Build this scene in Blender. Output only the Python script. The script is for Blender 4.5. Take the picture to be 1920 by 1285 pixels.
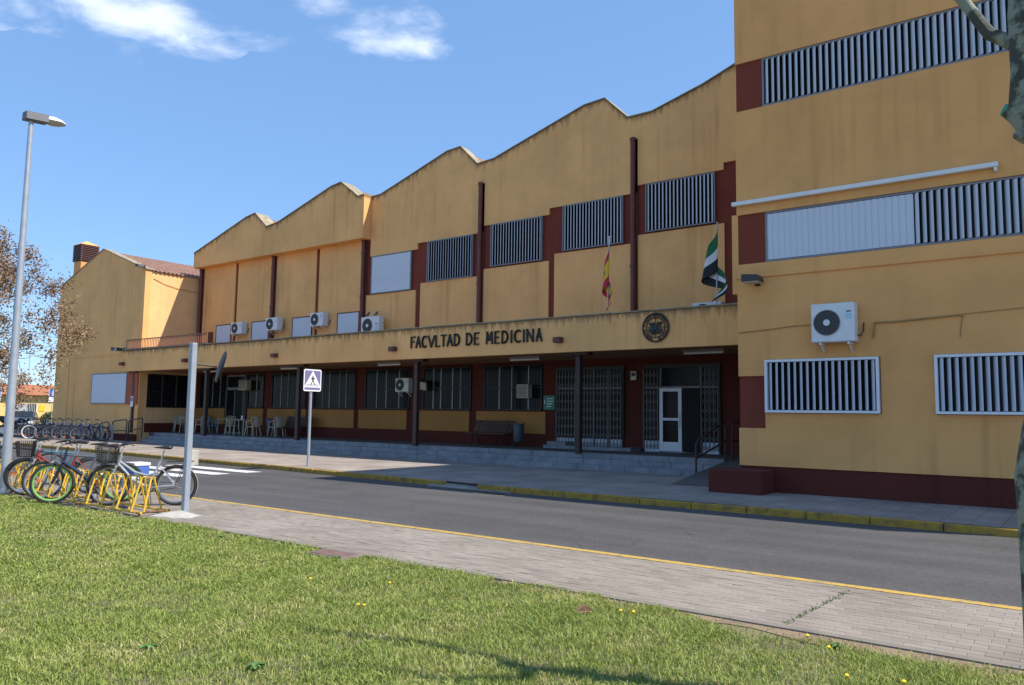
import bpy, bmesh, math, random
import numpy as np
from mathutils import Vector, Matrix
R = math.radians
random.seed(7); rng = np.random.default_rng(7)
for o in list(bpy.data.objects): bpy.data.objects.remove(o)
S = bpy.context.scene
COL = S.collection

# ------------------------------------------------------------------ camera
YAW, PITCH, ROLL = R(36.834), R(5.307), R(0.816)
cam = bpy.data.cameras.new('camera'); cam.sensor_width = 23.6; cam.lens = 18.0
cam.clip_start = 0.05; cam.clip_end = 3000
camo = bpy.data.objects.new('camera', cam); COL.objects.link(camo)
f_ = Vector((-math.sin(YAW)*math.cos(PITCH), math.cos(YAW)*math.cos(PITCH), math.sin(PITCH)))
r_ = Vector((math.cos(YAW), math.sin(YAW), 0)); u_ = r_.cross(f_)
r2 = math.cos(ROLL)*r_ + math.sin(ROLL)*u_; u2 = -math.sin(ROLL)*r_ + math.cos(ROLL)*u_
m = Matrix.Identity(4)
for i in range(3): m[i][0] = r2[i]; m[i][1] = u2[i]; m[i][2] = -f_[i]
m.translation = (0, 0, 1.6); camo.matrix_world = m
S.camera = camo
S.render.resolution_x = 1024; S.render.resolution_y = 685
S.view_settings.view_transform = 'Standard'; S.view_settings.look = 'None'
S.view_settings.exposure = 0.45; S.view_settings.gamma = 1.0
try: S.view_settings.use_curve_mapping = False
except Exception: pass

# ------------------------------------------------------------------ light
SUN = Vector((0.71, 0.262, 1.0)).normalized()          # towards the sun
ELEV = math.asin(SUN.z)
sl = bpy.data.lights.new('sun', 'SUN'); sl.energy = 5.0; sl.angle = R(0.53); sl.color = (1.0, 0.93, 0.82)
so = bpy.data.objects.new('sun', sl); COL.objects.link(so)
so.rotation_euler = (-SUN).to_track_quat('-Z', 'Y').to_euler(); so.location = (20, 10, 40)

W = bpy.data.worlds.new('World'); S.world = W; W.use_nodes = True
nt = W.node_tree; nt.nodes.clear()
def wn(t): return nt.nodes.new(t)
def mth(op, a=None, b=None, tree=None, clamp=False):
    n = (tree or nt).nodes.new('ShaderNodeMath'); n.operation = op; n.use_clamp = clamp
    for i, v in enumerate((a, b)):
        if v is None: continue
        if isinstance(v, (int, float)): n.inputs[i].default_value = v
        else: (tree or nt).links.new(v, n.inputs[i])
    return n.outputs[0]
sky = wn('ShaderNodeTexSky'); sky.sky_type = 'NISHITA'; sky.sun_disc = False
sky.sun_elevation = ELEV; sky.sun_rotation = math.atan2(SUN.x, SUN.y)
sky.altitude = 200; sky.air_density = 1.0; sky.dust_density = 0.1; sky.ozone_density = 2.5
bg = wn('ShaderNodeBackground'); bg.inputs[1].default_value = 0.14
out = wn('ShaderNodeOutputWorld')
# fair-weather clouds: noise on a flat cloud layer (direction / height), gathered in a few banks
tc = wn('ShaderNodeTexCoord'); sep = wn('ShaderNodeSeparateXYZ'); nt.links.new(tc.outputs['Generated'], sep.inputs[0])
zc = mth('MAXIMUM', sep.outputs[2], 0.04)
px = mth('DIVIDE', sep.outputs[0], zc); py = mth('DIVIDE', sep.outputs[1], zc)
cmb = wn('ShaderNodeCombineXYZ'); nt.links.new(px, cmb.inputs[0]); nt.links.new(py, cmb.inputs[1])
n1 = wn('ShaderNodeTexNoise'); n1.inputs['Scale'].default_value = 4.5; n1.inputs['Detail'].default_value = 8; n1.inputs['Roughness'].default_value = 0.56
n1.inputs['Distortion'].default_value = 0.3
nt.links.new(cmb.outputs[0], n1.inputs['Vector'])
banks = []          # (centre x, centre y, radius along, radius across, angle, strength) on the cloud layer
banks += [(-1.962, .918, .332, .28, 1.126, 1.0), (-1.465, 1.342, .253, .19, 1.754, .95), (-1.758, 1.179, .126, .10, 1.347, .6), (-2.198, .538, .275, .25, .985, .9), (-.567, 1.174, .349, .2, .427, .8)]
for k in range(7):
    an = random.uniform(0, 6.28); rr = random.uniform(1.0, 5.0)
    if -2.6 < math.atan2(math.cos(an), -math.sin(an)) < -1.2: continue
    banks.append((1.5+rr*abs(math.cos(an)), -1-rr*abs(math.sin(an)), random.uniform(.3, .7), random.uniform(.15, .3), random.uniform(0, 3), .8))
tot = None
for (bx_, by_, ra, rb, an, st) in banks:
    dx = mth('SUBTRACT', px, bx_); dy = mth('SUBTRACT', py, by_)
    ca, sa = math.cos(an), math.sin(an)
    U = mth('ADD', mth('MULTIPLY', dx, ca/ra), mth('MULTIPLY', dy, sa/ra))
    V = mth('ADD', mth('MULTIPLY', dx, -sa/rb), mth('MULTIPLY', dy, ca/rb))
    q = mth('ADD', mth('MULTIPLY', U, U), mth('MULTIPLY', V, V))
    g = mth('MULTIPLY', mth('SUBTRACT', 1.0, q, clamp=True), st)
    tot = g if tot is None else mth('MAXIMUM', tot, g)
cl = mth('ADD', mth('MULTIPLY', tot, 0.7), mth('MULTIPLY', mth('SUBTRACT', n1.outputs[0], 0.5), 2.6))
mr = wn('ShaderNodeMapRange'); mr.interpolation_type = 'SMOOTHSTEP'
nt.links.new(cl, mr.inputs[0]); mr.inputs[1].default_value = 0.12; mr.inputs[2].default_value = 1.2
msk = mth('MULTIPLY', mr.outputs[0], mth('MULTIPLY', mth('GREATER_THAN', tot, 0.001), 0.62))
mx = wn('ShaderNodeMixRGB'); nt.links.new(msk, mx.inputs[0])
tint = wn('ShaderNodeMixRGB'); tint.blend_type = 'MULTIPLY'; tint.inputs[0].default_value = 1
nt.links.new(sky.outputs[0], tint.inputs[1]); tint.inputs[2].default_value = (0.90, 1.0, 1.12, 1)
flat = wn('ShaderNodeMixRGB'); flat.inputs[0].default_value = .5; nt.links.new(tint.outputs[0], flat.inputs[1]); flat.inputs[2].default_value = (1.35, 2.65, 4.9, 1)
nt.links.new(flat.outputs[0], mx.inputs[1]); mx.inputs[2].default_value = (7.6, 7.9, 8.6, 1)
nt.links.new(mx.outputs[0], bg.inputs[0]); nt.links.new(bg.outputs[0], out.inputs[0])

# ------------------------------------------------------------------ materials
MATS = {}
def lin(c):   # sRGB 0-255 -> linear
    return tuple(((v/255)/12.92 if v/255 <= .04045 else ((v/255+.055)/1.055)**2.4) for v in c)
def mat(name, col, rough=0.7, var=0.12, scale=3.0, bump=0.0, bscale=60, metal=0.0, spec=0.5, fine=0.0, trans=0.0, island=0.0):
    if name in MATS: return MATS[name]
    M = bpy.data.materials.new(name); M.use_nodes = True; MATS[name] = M
    t = M.node_tree; B = t.nodes['Principled BSDF']
    B.inputs['Roughness'].default_value = rough; B.inputs['Metallic'].default_value = metal
    B.inputs['Specular IOR Level'].default_value = spec
    tcn = t.nodes.new('ShaderNodeTexCoord')
    n = t.nodes.new('ShaderNodeTexNoise'); n.inputs['Scale'].default_value = scale; n.inputs['Detail'].default_value = 6
    n.inputs['Roughness'].default_value = 0.6
    t.links.new(tcn.outputs['Object'], n.inputs['Vector'])
    r = t.nodes.new('ShaderNodeValToRGB'); r.color_ramp.elements[0].position = .3; r.color_ramp.elements[1].position = .7
    r.color_ramp.elements[0].color = (*[c*(1-var) for c in col], 1); r.color_ramp.elements[1].color = (*[min(1, c*(1+var)) for c in col], 1)
    t.links.new(n.outputs[0], r.inputs[0]); last = r.outputs[0]
    if fine:
        n2 = t.nodes.new('ShaderNodeTexNoise'); n2.inputs['Scale'].default_value = bscale; n2.inputs['Detail'].default_value = 3
        t.links.new(tcn.outputs['Object'], n2.inputs['Vector'])
        mp = t.nodes.new('ShaderNodeMapRange'); mp.inputs[1].default_value = .3; mp.inputs[2].default_value = .7
        mp.inputs[3].default_value = 1-fine; mp.inputs[4].default_value = 1+fine; t.links.new(n2.outputs[0], mp.inputs[0])
        mm = t.nodes.new('ShaderNodeVectorMath'); mm.operation = 'SCALE'; t.links.new(last, mm.inputs[0]); t.links.new(mp.outputs[0], mm.inputs['Scale'])
        last = mm.outputs[0]
    if island:
        gi = t.nodes.new('ShaderNodeNewGeometry'); mp = t.nodes.new('ShaderNodeMapRange')
        mp.inputs[3].default_value = 1-island; mp.inputs[4].default_value = 1+island; t.links.new(gi.outputs['Random Per Island'], mp.inputs[0])
        mm = t.nodes.new('ShaderNodeVectorMath'); mm.operation = 'SCALE'; t.links.new(last, mm.inputs[0]); t.links.new(mp.outputs[0], mm.inputs['Scale'])
        last = mm.outputs[0]
    t.links.new(last, B.inputs['Base Color'])
    if bump:
        nb = t.nodes.new('ShaderNodeTexNoise'); nb.inputs['Scale'].default_value = bscale; nb.inputs['Detail'].default_value = 4
        t.links.new(tcn.outputs['Object'], nb.inputs['Vector'])
        b = t.nodes.new('ShaderNodeBump'); b.inputs['Strength'].default_value = bump; b.inputs['Distance'].default_value = 0.02
        t.links.new(nb.outputs[0], b.inputs['Height']); t.links.new(b.outputs[0], B.inputs['Normal'])
    return M

def wall_mat(name, base, streak, streak_amt=0.35, drips=False):
    """rendered masonry: mottling, run-off streaks, faint block courses; 'drips' uses the UV map (v = metres below the coping)"""
    M = bpy.data.materials.new(name); M.use_nodes = True; MATS[name] = M
    t = M.node_tree; B = t.nodes['Principled BSDF']; B.inputs['Roughness'].default_value = .9; B.inputs['Specular IOR Level'].default_value = .2
    N = t.nodes.new; L = t.links.new
    tcn = N('ShaderNodeTexCoord')
    n = N('ShaderNodeTexNoise'); n.inputs['Scale'].default_value = .55; n.inputs['Detail'].default_value = 7; n.inputs['Roughness'].default_value = .65
    L(tcn.outputs['Object'], n.inputs['Vector'])
    r = N('ShaderNodeValToRGB'); r.color_ramp.elements[0].position = .32; r.color_ramp.elements[1].position = .68
    r.color_ramp.elements[0].color = (*[c*.86 for c in base], 1); r.color_ramp.elements[1].color = (*[c*1.1 for c in base], 1)
    L(n.outputs[0], r.inputs[0])
    mp = N('ShaderNodeMapping'); mp.inputs['Scale'].default_value = (5.0, 5.0, .22); L(tcn.outputs['Object'], mp.inputs[0])
    s = N('ShaderNodeTexNoise'); s.inputs['Scale'].default_value = 1.0; s.inputs['Detail'].default_value = 5; L(mp.outputs[0], s.inputs['Vector'])
    big = N('ShaderNodeTexNoise'); big.inputs['Scale'].default_value = .35; big.inputs['Detail'].default_value = 2; L(tcn.outputs['Object'], big.inputs['Vector'])
    rs = N('ShaderNodeMapRange'); rs.inputs[1].default_value = .5; rs.inputs[2].default_value = .72; L(s.outputs[0], rs.inputs[0])
    rb = N('ShaderNodeMapRange'); rb.inputs[1].default_value = .4; rb.inputs[2].default_value = .65; L(big.outputs[0], rb.inputs[0])
    am = mth('MULTIPLY', mth('MULTIPLY', rs.outputs[0], rb.outputs[0], t), streak_amt, t)
    m1 = N('ShaderNodeMixRGB'); L(am, m1.inputs[0]); L(r.outputs[0], m1.inputs[1]); m1.inputs[2].default_value = (*streak, 1)
    last = m1.outputs[0]
    if drips:
        uv = N('ShaderNodeUVMap'); sp = N('ShaderNodeSeparateXYZ'); L(uv.outputs[0], sp.inputs[0])
        cm = N('ShaderNodeCombineXYZ'); L(mth('MULTIPLY', sp.outputs[0], 4.5, t), cm.inputs[0]); L(mth('MULTIPLY', sp.outputs[1], .5, t), cm.inputs[1])
        dn = N('ShaderNodeTexNoise'); dn.inputs['Scale'].default_value = 1.0; dn.inputs['Detail'].default_value = 6; dn.inputs['Roughness'].default_value = .7; L(cm.outputs[0], dn.inputs['Vector'])
        reach = N('ShaderNodeMapRange'); reach.inputs[1].default_value = .42; reach.inputs[2].default_value = .75; reach.inputs[3].default_value = .05; reach.inputs[4].default_value = .75; L(dn.outputs[0], reach.inputs[0])
        ratio = mth('DIVIDE', sp.outputs[1], reach.outputs[0], t)
        fall = mth('SUBTRACT', 1.0, ratio, t, clamp=True)
        fall = mth('MULTIPLY', mth('POWER', fall, 1.3, t), .8, t)
        m2 = N('ShaderNodeMixRGB'); L(fall, m2.inputs[0]); L(last, m2.inputs[1]); m2.inputs[2].default_value = (.055, .048, .035, 1)
        last = m2.outputs[0]
    L(last, B.inputs['Base Color'])
    br = N('ShaderNodeTexBrick'); br.inputs['Scale'].default_value = 1.0; br.inputs['Brick Width'].default_value = .5; br.inputs['Row Height'].default_value = .2
    br.inputs['Mortar Size'].default_value = .006; br.inputs['Mortar Smooth'].default_value = .6
    mp2 = N('ShaderNodeMapping'); mp2.inputs['Rotation'].default_value = (R(90), 0, 0); L(tcn.outputs['Object'], mp2.inputs[0]); L(mp2.outputs[0], br.inputs['Vector'])
    fn = N('ShaderNodeTexNoise'); fn.inputs['Scale'].default_value = 90; fn.inputs['Detail'].default_value = 3; L(tcn.outputs['Object'], fn.inputs['Vector'])
    hsum = mth('ADD', mth('MULTIPLY', br.outputs['Fac'], -.12, t), mth('MULTIPLY', fn.outputs[0], .5, t), t)
    bp = N('ShaderNodeBump'); bp.inputs['Strength'].default_value = .35; bp.inputs['Distance'].default_value = .012; L(hsum, bp.inputs['Height']); L(bp.outputs[0], B.inputs['Normal'])
    return M
OCHRE = (.87, .47, .182); RUST = (.46, .2, .07)
wall_mat('ochre', OCHRE, RUST, .45)
wall_mat('ochre_drip', OCHRE, RUST, .4, True)
wall_mat('ochre_sunlit', (.87, .53, .245), RUST, .2)  # paler ochre copy: sunlight painted into the wing's east wall
wall_mat('ochre_clean', (.79, .395, .14), RUST, .42)
wall_mat('ochre_porch_shade', (.42, .205, .06), RUST, .3)  # darkened ochre copy: porch shade painted into the sill panels
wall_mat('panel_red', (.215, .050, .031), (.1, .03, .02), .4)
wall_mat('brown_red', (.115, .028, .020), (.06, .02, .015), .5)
wall_mat('orange_red', (.42, .13, .07), (.2, .06, .04), .4)
mat('pipe_red', (.15, .042, .03), .55, .2)
mat('spout', (.13, .042, .03), .6, .2)
mat('louvre', (.60, .63, .68), .45, .05, 2)
mat('louvre_closed', (.60, .64, .70), .5, .05, 2)
mat('white_frame', (.72, .74, .76), .4, .06)
mat('grey_frame', (.22, .22, .24), .5, .1)
mat('glass', (.010, .011, .013), .12, .2, 1, spec=.12)
mat('dark_room', (.015, .014, .013), .9, .2)
mat('black_iron', (.018, .016, .016), .5, .2)
mat('mullion', (.42, .42, .42), .5, .08)
mat('gate_metal', (.13, .125, .12), .45, .15)
mat('letters', (.018, .017, .017), .5, .2)
mat('dark_steel', (.045, .022, .018), .55, .25)
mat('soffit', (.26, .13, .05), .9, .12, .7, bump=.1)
mat('floor', (.12, .10, .088), .7, .2, 1.5, bump=.1)
mat('granite', (.22, .225, .235), .75, .28, 2.2, fine=.25, bscale=120, bump=.15)
mat('ac_white', (.70, .72, .71), .4, .06, 6)
mat('ac_dark', (.035, .035, .037), .5, .2)
mat('ac_label', (.42, .62, .72), .4, .05)
mat('galv', (.42, .45, .50), .42, .12, 5, metal=.35)
mat('post_grey', (.33, .37, .43), .45, .1, 5, metal=.2)
mat('lamp_grey', (.10, .105, .115), .45, .1)
mat('lamp_white', (.8, .8, .8), .3, .03)
mat('lamp_glass', (.45, .42, .34), .15, .1)
mat('sign_white', (.82, .82, .85), .35, .03)
mat('sign_blue', (.20, .18, .33), .4, .05)
mat('sign_black', (.015, .015, .02), .4, .05)
mat('blue_panel', (.03, .12, .45), .4, .05)
mat('yellow_rack', (.72, .44, .03), .4, .18, 14, fine=.12, bscale=50)
mat('rust', (.16, .07, .035), .8, .3, 12)
mat('rubber', (.028, .027, .027), .75, .2, 20)
mat('chrome', (.55, .56, .58), .28, .05, metal=.9)
mat('silver_paint', (.52, .53, .56), .35, .05, metal=.5)
mat('green_rim', (.2, .46, .10), .4, .08)
mat('navy_paint', (.02, .03, .075), .3, .1)
mat('red_paint', (.28, .025, .02), .35, .08)
mat('black_plastic', (.02, .02, .021), .5, .15)
mat('orange_reflector', (.8, .16, .02), .3, .05)
mat('teal_paint', (.04, .16, .22), .35, .08)
mat('crate_blue', (.08, .16, .5), .45, .05)
mat('white_tyre', (.7, .7, .68), .6, .06)
mat('dock_grey', (.40, .42, .44), .5, .1)
mat('car_grey', (.17, .18, .21), .25, .03, metal=.5)
mat('car_white', (.65, .66, .66), .25, .03)
mat('car_glass', (.02, .025, .03), .06, .1)
mat('plastic_cream', (.50, .45, .33), .45, .06)
mat('plastic_blue', (.12, .3, .45), .45, .06)
mat('bench_wood', (.075, .04, .025), .6, .25, 8)
mat('bin_grey', (.06, .075, .095), .5, .1)
mat('green_plaque', (.01, .17, .10), .4, .05)
mat('notice', (.6, .58, .5), .5, .05)
mat('tube_white', (.75, .75, .72), .4, .03)
mat('tile', (.27, .15, .105), .85, .3, 4, fine=.2, bscale=25, bump=.2)
mat('chimney_brown', (.085, .03, .028), .6, .15)
mat('salmon', (.55, .22, .12), .85, .08, .5)
mat('rail_red', (.30, .12, .075), .7, .15, 5)
mat('far_yellow', (.75, .52, .20), .85, .05, .5)
mat('hedge', (.045, .07, .02), .8, .4, 9, island=.4)
mat('flag_red', (.52, .02, .06), .8, .1, 8); mat('flag_yellow', (.75, .50, .02), .8, .08, 8)
mat('flag_green', (.012, .13, .05), .8, .12, 8); mat('flag_white', (.66, .66, .70), .8, .05, 8); mat('flag_black', (.012, .012, .014), .8, .1, 8)
mat('flag_crest', (.35, .16, .09), .8, .7, 22); mat('flag_blue', (.05, .12, .4), .8, .2, 8)
mat('bark', (.14, .15, .115), .9, .6, 7, bump=.5, bscale=18)
_r = [n for n in MATS['bark'].node_tree.nodes if n.type == 'VALTORGB'][0].color_ramp; _r.elements[0].position = .46; _r.elements[1].position = .54
mat('twig', (.085, .065, .05), .9, .25, 8)
mat('pods', (.25, .155, .085), .85, .3, 3, island=.45)
def asphalt_mat():
    M = bpy.data.materials.new('asphalt'); M.use_nodes = True; MATS['asphalt'] = M
    t = M.node_tree; B = t.nodes['Principled BSDF']; B.inputs['Roughness'].default_value = .88; N = t.nodes.new; L = t.links.new
    geo = N('ShaderNodeNewGeometry'); P = geo.outputs['Position']
    def noise(scale, detail=4, vec=None, rough=.5):
        n = N('ShaderNodeTexNoise'); n.inputs['Scale'].default_value = scale; n.inputs['Detail'].default_value = detail; n.inputs['Roughness'].default_value = rough; L(vec or P, n.inputs['Vector']); return n.outputs[0]
    def rng_(v, a, b, c, d):
        m_ = N('ShaderNodeMapRange'); m_.inputs[1].default_value = a; m_.inputs[2].default_value = b; m_.inputs[3].default_value = c; m_.inputs[4].default_value = d; L(v, m_.inputs[0]); return m_.outputs[0]
    mp = N('ShaderNodeMapping'); mp.inputs['Scale'].default_value = (.12, 1.6, 1); L(P, mp.inputs[0])
    wear = rng_(noise(1.0, 4, mp.outputs[0]), .35, .65, .86, 1.14)          # wheel tracks along the road
    blot = rng_(noise(.45, 6, rough=.65), .35, .7, .84, 1.16)
    vo = N('ShaderNodeTexVoronoi'); vo.inputs['Scale'].default_value = 55; L(P, vo.inputs['Vector'])
    sc = N('ShaderNodeSeparateColor'); L(vo.outputs['Color'], sc.inputs[0])
    agg = rng_(sc.outputs[0], 0, 1, .78, 1.22)
    chip = rng_(noise(14, 2), .70, .74, 1.0, 1.7)                           # pale chips and specks
    wn_ = N('ShaderNodeVectorMath'); wn_.operation = 'ADD'; nz = N('ShaderNodeTexNoise'); nz.inputs['Scale'].default_value = 1.5; nz.inputs['Detail'].default_value = 5; L(P, nz.inputs['Vector']); L(nz.outputs['Color'], wn_.inputs[0]); L(P, wn_.inputs[1])
    ve = N('ShaderNodeTexVoronoi'); ve.feature = 'DISTANCE_TO_EDGE'; ve.inputs['Scale'].default_value = .35; L(wn_.outputs[0], ve.inputs['Vector'])
    crack = mth('MULTIPLY', rng_(ve.outputs['Distance'], .0, .006, 1, 0), rng_(noise(.3, 2), .48, .6, 0, .6), t)
    f = mth('MULTIPLY', mth('MULTIPLY', wear, blot, t), mth('MULTIPLY', agg, chip, t), t)
    f = mth('MULTIPLY', f, mth('SUBTRACT', 1.0, crack, t), t)
    sv = N('ShaderNodeVectorMath'); sv.operation = 'SCALE'; sv.inputs[0].default_value = (.069, .066, .066); L(f, sv.inputs['Scale']); L(sv.outputs[0], B.inputs['Base Color'])
    b = N('ShaderNodeBump'); b.inputs['Strength'].default_value = .5; b.inputs['Distance'].default_value = .012; L(agg, b.inputs['Height']); L(b.outputs[0], B.inputs['Normal'])
asphalt_mat()
PW_ = 1
def worn_paint(name, col, under):
    M = bpy.data.materials.new(name); M.use_nodes = True; MATS[name] = M
    t = M.node_tree; B = t.nodes['Principled BSDF']; B.inputs['Roughness'].default_value = .85; geo = t.nodes.new('ShaderNodeNewGeometry')
    n = t.nodes.new('ShaderNodeTexNoise'); n.inputs['Scale'].default_value = 9; n.inputs['Detail'].default_value = 8; n.inputs['Roughness'].default_value = .7; t.links.new(geo.outputs['Position'], n.inputs['Vector'])
    r = t.nodes.new('ShaderNodeValToRGB'); r.color_ramp.elements[0].position = .40; r.color_ramp.elements[1].position = .50
    r.color_ramp.elements[0].color = (*under, 1); r.color_ramp.elements[1].color = (*col, 1); t.links.new(n.outputs[0], r.inputs[0]); t.links.new(r.outputs[0], B.inputs['Base Color'])
worn_paint('paint_white', (.66, .66, .66), (.3, .3, .3))
worn_paint('paint_yellow', (.47, .30, .06), (.24, .19, .11))
mat('soil', (.23, .165, .105), .95, .3, 3, fine=.3, bscale=60, bump=.4)
mat('lawn_soil', (.16, .145, .07), .95, .35, 2.5, fine=.3, bscale=70, bump=.4)
mat('ground', (.20, .185, .165), .95, .15, .05)
mat('hatch', (.16, .10, .085), .8, .25, 8, bump=.2)
mat('concrete', (.42, .40, .36), .9, .12, 6, bump=.3)
mat('cement_grey', (.19, .165, .14), .9, .2, 4, bump=.3)
mat('dandelion', (.8, .55, .02), .7, .1)
mat('weed', (.08, .17, .035), .7, .25, 20, island=.3)
mat('dry_leaf', (.24, .13, .07), .8, .3, 20)
mat('mirror', (.8, .8, .82), .08, .02, metal=1.0)

def grass_mat():
    M = bpy.data.materials.new('grass'); M.use_nodes = True; MATS['grass'] = M
    t = M.node_tree; B = t.nodes['Principled BSDF']; B.inputs['Roughness'].default_value = .6; B.inputs['Specular IOR Level'].default_value = .25
    g = t.nodes.new('ShaderNodeNewGeometry'); r = t.nodes.new('ShaderNodeValToRGB'); cr = r.color_ramp
    cr.elements[0].position = 0; cr.elements[0].color = (.13, .21, .04, 1)
    e = cr.elements.new(.45); e.color = (.31, .375, .085, 1)
    e = cr.elements.new(.72); e.color = (.42, .44, .14, 1)
    e = cr.elements.new(.80); e.color = (.58, .50, .25, 1)
    cr.elements[-1].position = 1; cr.elements[-1].color = (.66, .58, .36, 1)
    tcn = t.nodes.new('ShaderNodeTexCoord'); n = t.nodes.new('ShaderNodeTexNoise'); n.inputs['Scale'].default_value = 1.6; n.inputs['Detail'].default_value = 5
    t.links.new(tcn.outputs['Object'], n.inputs['Vector'])
    a = mth('ADD', mth('MULTIPLY', g.outputs['Random Per Island'], .62, t), mth('MULTIPLY', mth('SUBTRACT', n.outputs[0], .25, t), .62, t), t)
    t.links.new(a, r.inputs[0]); t.links.new(r.outputs[0], B.inputs['Base Color'])
    B.inputs['Subsurface Weight'].default_value = 0
    tr = t.nodes.new('ShaderNodeBsdfTranslucent'); t.links.new(r.outputs[0], tr.inputs[0])
    ms = t.nodes.new('ShaderNodeMixShader'); ms.inputs[0].default_value = .3
    t.links.new(B.outputs[0], ms.inputs[1]); t.links.new(tr.outputs[0], ms.inputs[2]); t.links.new(ms.outputs[0], t.nodes['Material Output'].inputs[0])
grass_mat()

def paver_mat():
    M = bpy.data.materials.new('paver'); M.use_nodes = True; MATS['paver'] = M
    t = M.node_tree; B = t.nodes['Principled BSDF']; B.inputs['Roughness'].default_value = .9
    oi = t.nodes.new('ShaderNodeNewGeometry'); oj = t.nodes.new('ShaderNodeObjectInfo')
    tcn = t.nodes.new('ShaderNodeTexCoord')
    geo = t.nodes.new('ShaderNodeNewGeometry')
    n = t.nodes.new('ShaderNodeTexNoise'); n.inputs['Scale'].default_value = .9; n.inputs['Detail'].default_value = 6; t.links.new(geo.outputs['Position'], n.inputs['Vector'])
    f = t.nodes.new('ShaderNodeTexNoise'); f.inputs['Scale'].default_value = 110; f.inputs['Detail'].default_value = 3; t.links.new(geo.outputs['Position'], f.inputs['Vector'])
    rnd = mth('FRACT', mth('ADD', oi.outputs['Random Per Island'], oj.outputs['Random'], t), None, t)
    a = mth('ADD', mth('MULTIPLY', rnd, .2, t), mth('ADD', mth('MULTIPLY', n.outputs[0], .9, t), mth('MULTIPLY', f.outputs[0], .5, t), t), t)
    r = t.nodes.new('ShaderNodeValToRGB'); r.color_ramp.elements[0].position = .45; r.color_ramp.elements[1].position = 1.25
    r.color_ramp.elements[0].color = (.165, .138, .112, 1); r.color_ramp.elements[1].color = (.29, .25, .213, 1)
    t.links.new(a, r.inputs[0]); t.links.new(r.outputs[0], B.inputs['Base Color'])
    b = t.nodes.new('ShaderNodeBump'); b.inputs['Strength'].default_value = .3; b.inputs['Distance'].default_value = .01
    t.links.new(f.outputs[0], b.inputs['Height']); t.links.new(b.outputs[0], B.inputs['Normal'])
paver_mat()
def slab_mat():
    M = bpy.data.materials.new('pavement'); M.use_nodes = True; MATS['pavement'] = M
    t = M.node_tree; B = t.nodes['Principled BSDF']; B.inputs['Roughness'].default_value = .9
    N = t.nodes.new; L = t.links.new; geo = N('ShaderNodeNewGeometry')
    n = N('ShaderNodeTexNoise'); n.inputs['Scale'].default_value = .8; n.inputs['Detail'].default_value = 7; L(geo.outputs['Position'], n.inputs['Vector'])
    f = N('ShaderNodeTexNoise'); f.inputs['Scale'].default_value = 45; f.inputs['Detail'].default_value = 4; L(geo.outputs['Position'], f.inputs['Vector'])
    br = N('ShaderNodeTexBrick'); br.inputs['Scale'].default_value = 1; br.offset = 0; br.inputs['Brick Width'].default_value = .4; br.inputs['Row Height'].default_value = .4; br.inputs['Mortar Size'].default_value = .008
    br.inputs['Color1'].default_value = (.9, .9, .9, 1); br.inputs['Color2'].default_value = (1.1, 1.1, 1.1, 1); br.inputs['Mortar'].default_value = (.55, .55, .55, 1)
    L(geo.outputs['Position'], br.inputs['Vector'])
    a = mth('ADD', mth('MULTIPLY', n.outputs[0], .7, t), mth('MULTIPLY', f.outputs[0], .6, t), t)
    r = N('ShaderNodeValToRGB'); r.color_ramp.elements[0].position = .42; r.color_ramp.elements[1].position = .9
    r.color_ramp.elements[0].color = (.18, .147, .125, 1); r.color_ramp.elements[1].color = (.41, .345, .295, 1); L(a, r.inputs[0])
    m_ = N('ShaderNodeMixRGB'); m_.blend_type = 'MULTIPLY'; m_.inputs[0].default_value = 1; L(r.outputs[0], m_.inputs[1]); L(br.outputs['Color'], m_.inputs[2])
    L(m_.outputs[0], B.inputs['Base Color'])
    b = N('ShaderNodeBump'); b.inputs['Strength'].default_value = .6; b.inputs['Distance'].default_value = .015; L(f.outputs[0], b.inputs['Height']); L(b.outputs[0], B.inputs['Normal'])
slab_mat()
def kerb_mat():
    M = bpy.data.materials.new('kerb'); M.use_nodes = True; MATS['kerb'] = M
    t = M.node_tree; B = t.nodes['Principled BSDF']; B.inputs['Roughness'].default_value = .85
    N = t.nodes.new; L = t.links.new; geo = N('ShaderNodeNewGeometry')
    n = N('ShaderNodeTexNoise'); n.inputs['Scale'].default_value = 5; n.inputs['Detail'].default_value = 8; n.inputs['Roughness'].default_value = .7; L(geo.outputs['Position'], n.inputs['Vector'])
    r = N('ShaderNodeValToRGB'); r.color_ramp.elements[0].position = .33; r.color_ramp.elements[1].position = .62
    r.color_ramp.elements[0].color = (.13, .095, .05, 1); r.color_ramp.elements[1].color = (.46, .275, .035, 1)
    e = r.color_ramp.elements.new(.47); e.color = (.36, .21, .035, 1)
    L(n.outputs[0], r.inputs[0]); L(r.outputs[0], B.inputs['Base Color'])
kerb_mat()

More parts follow.
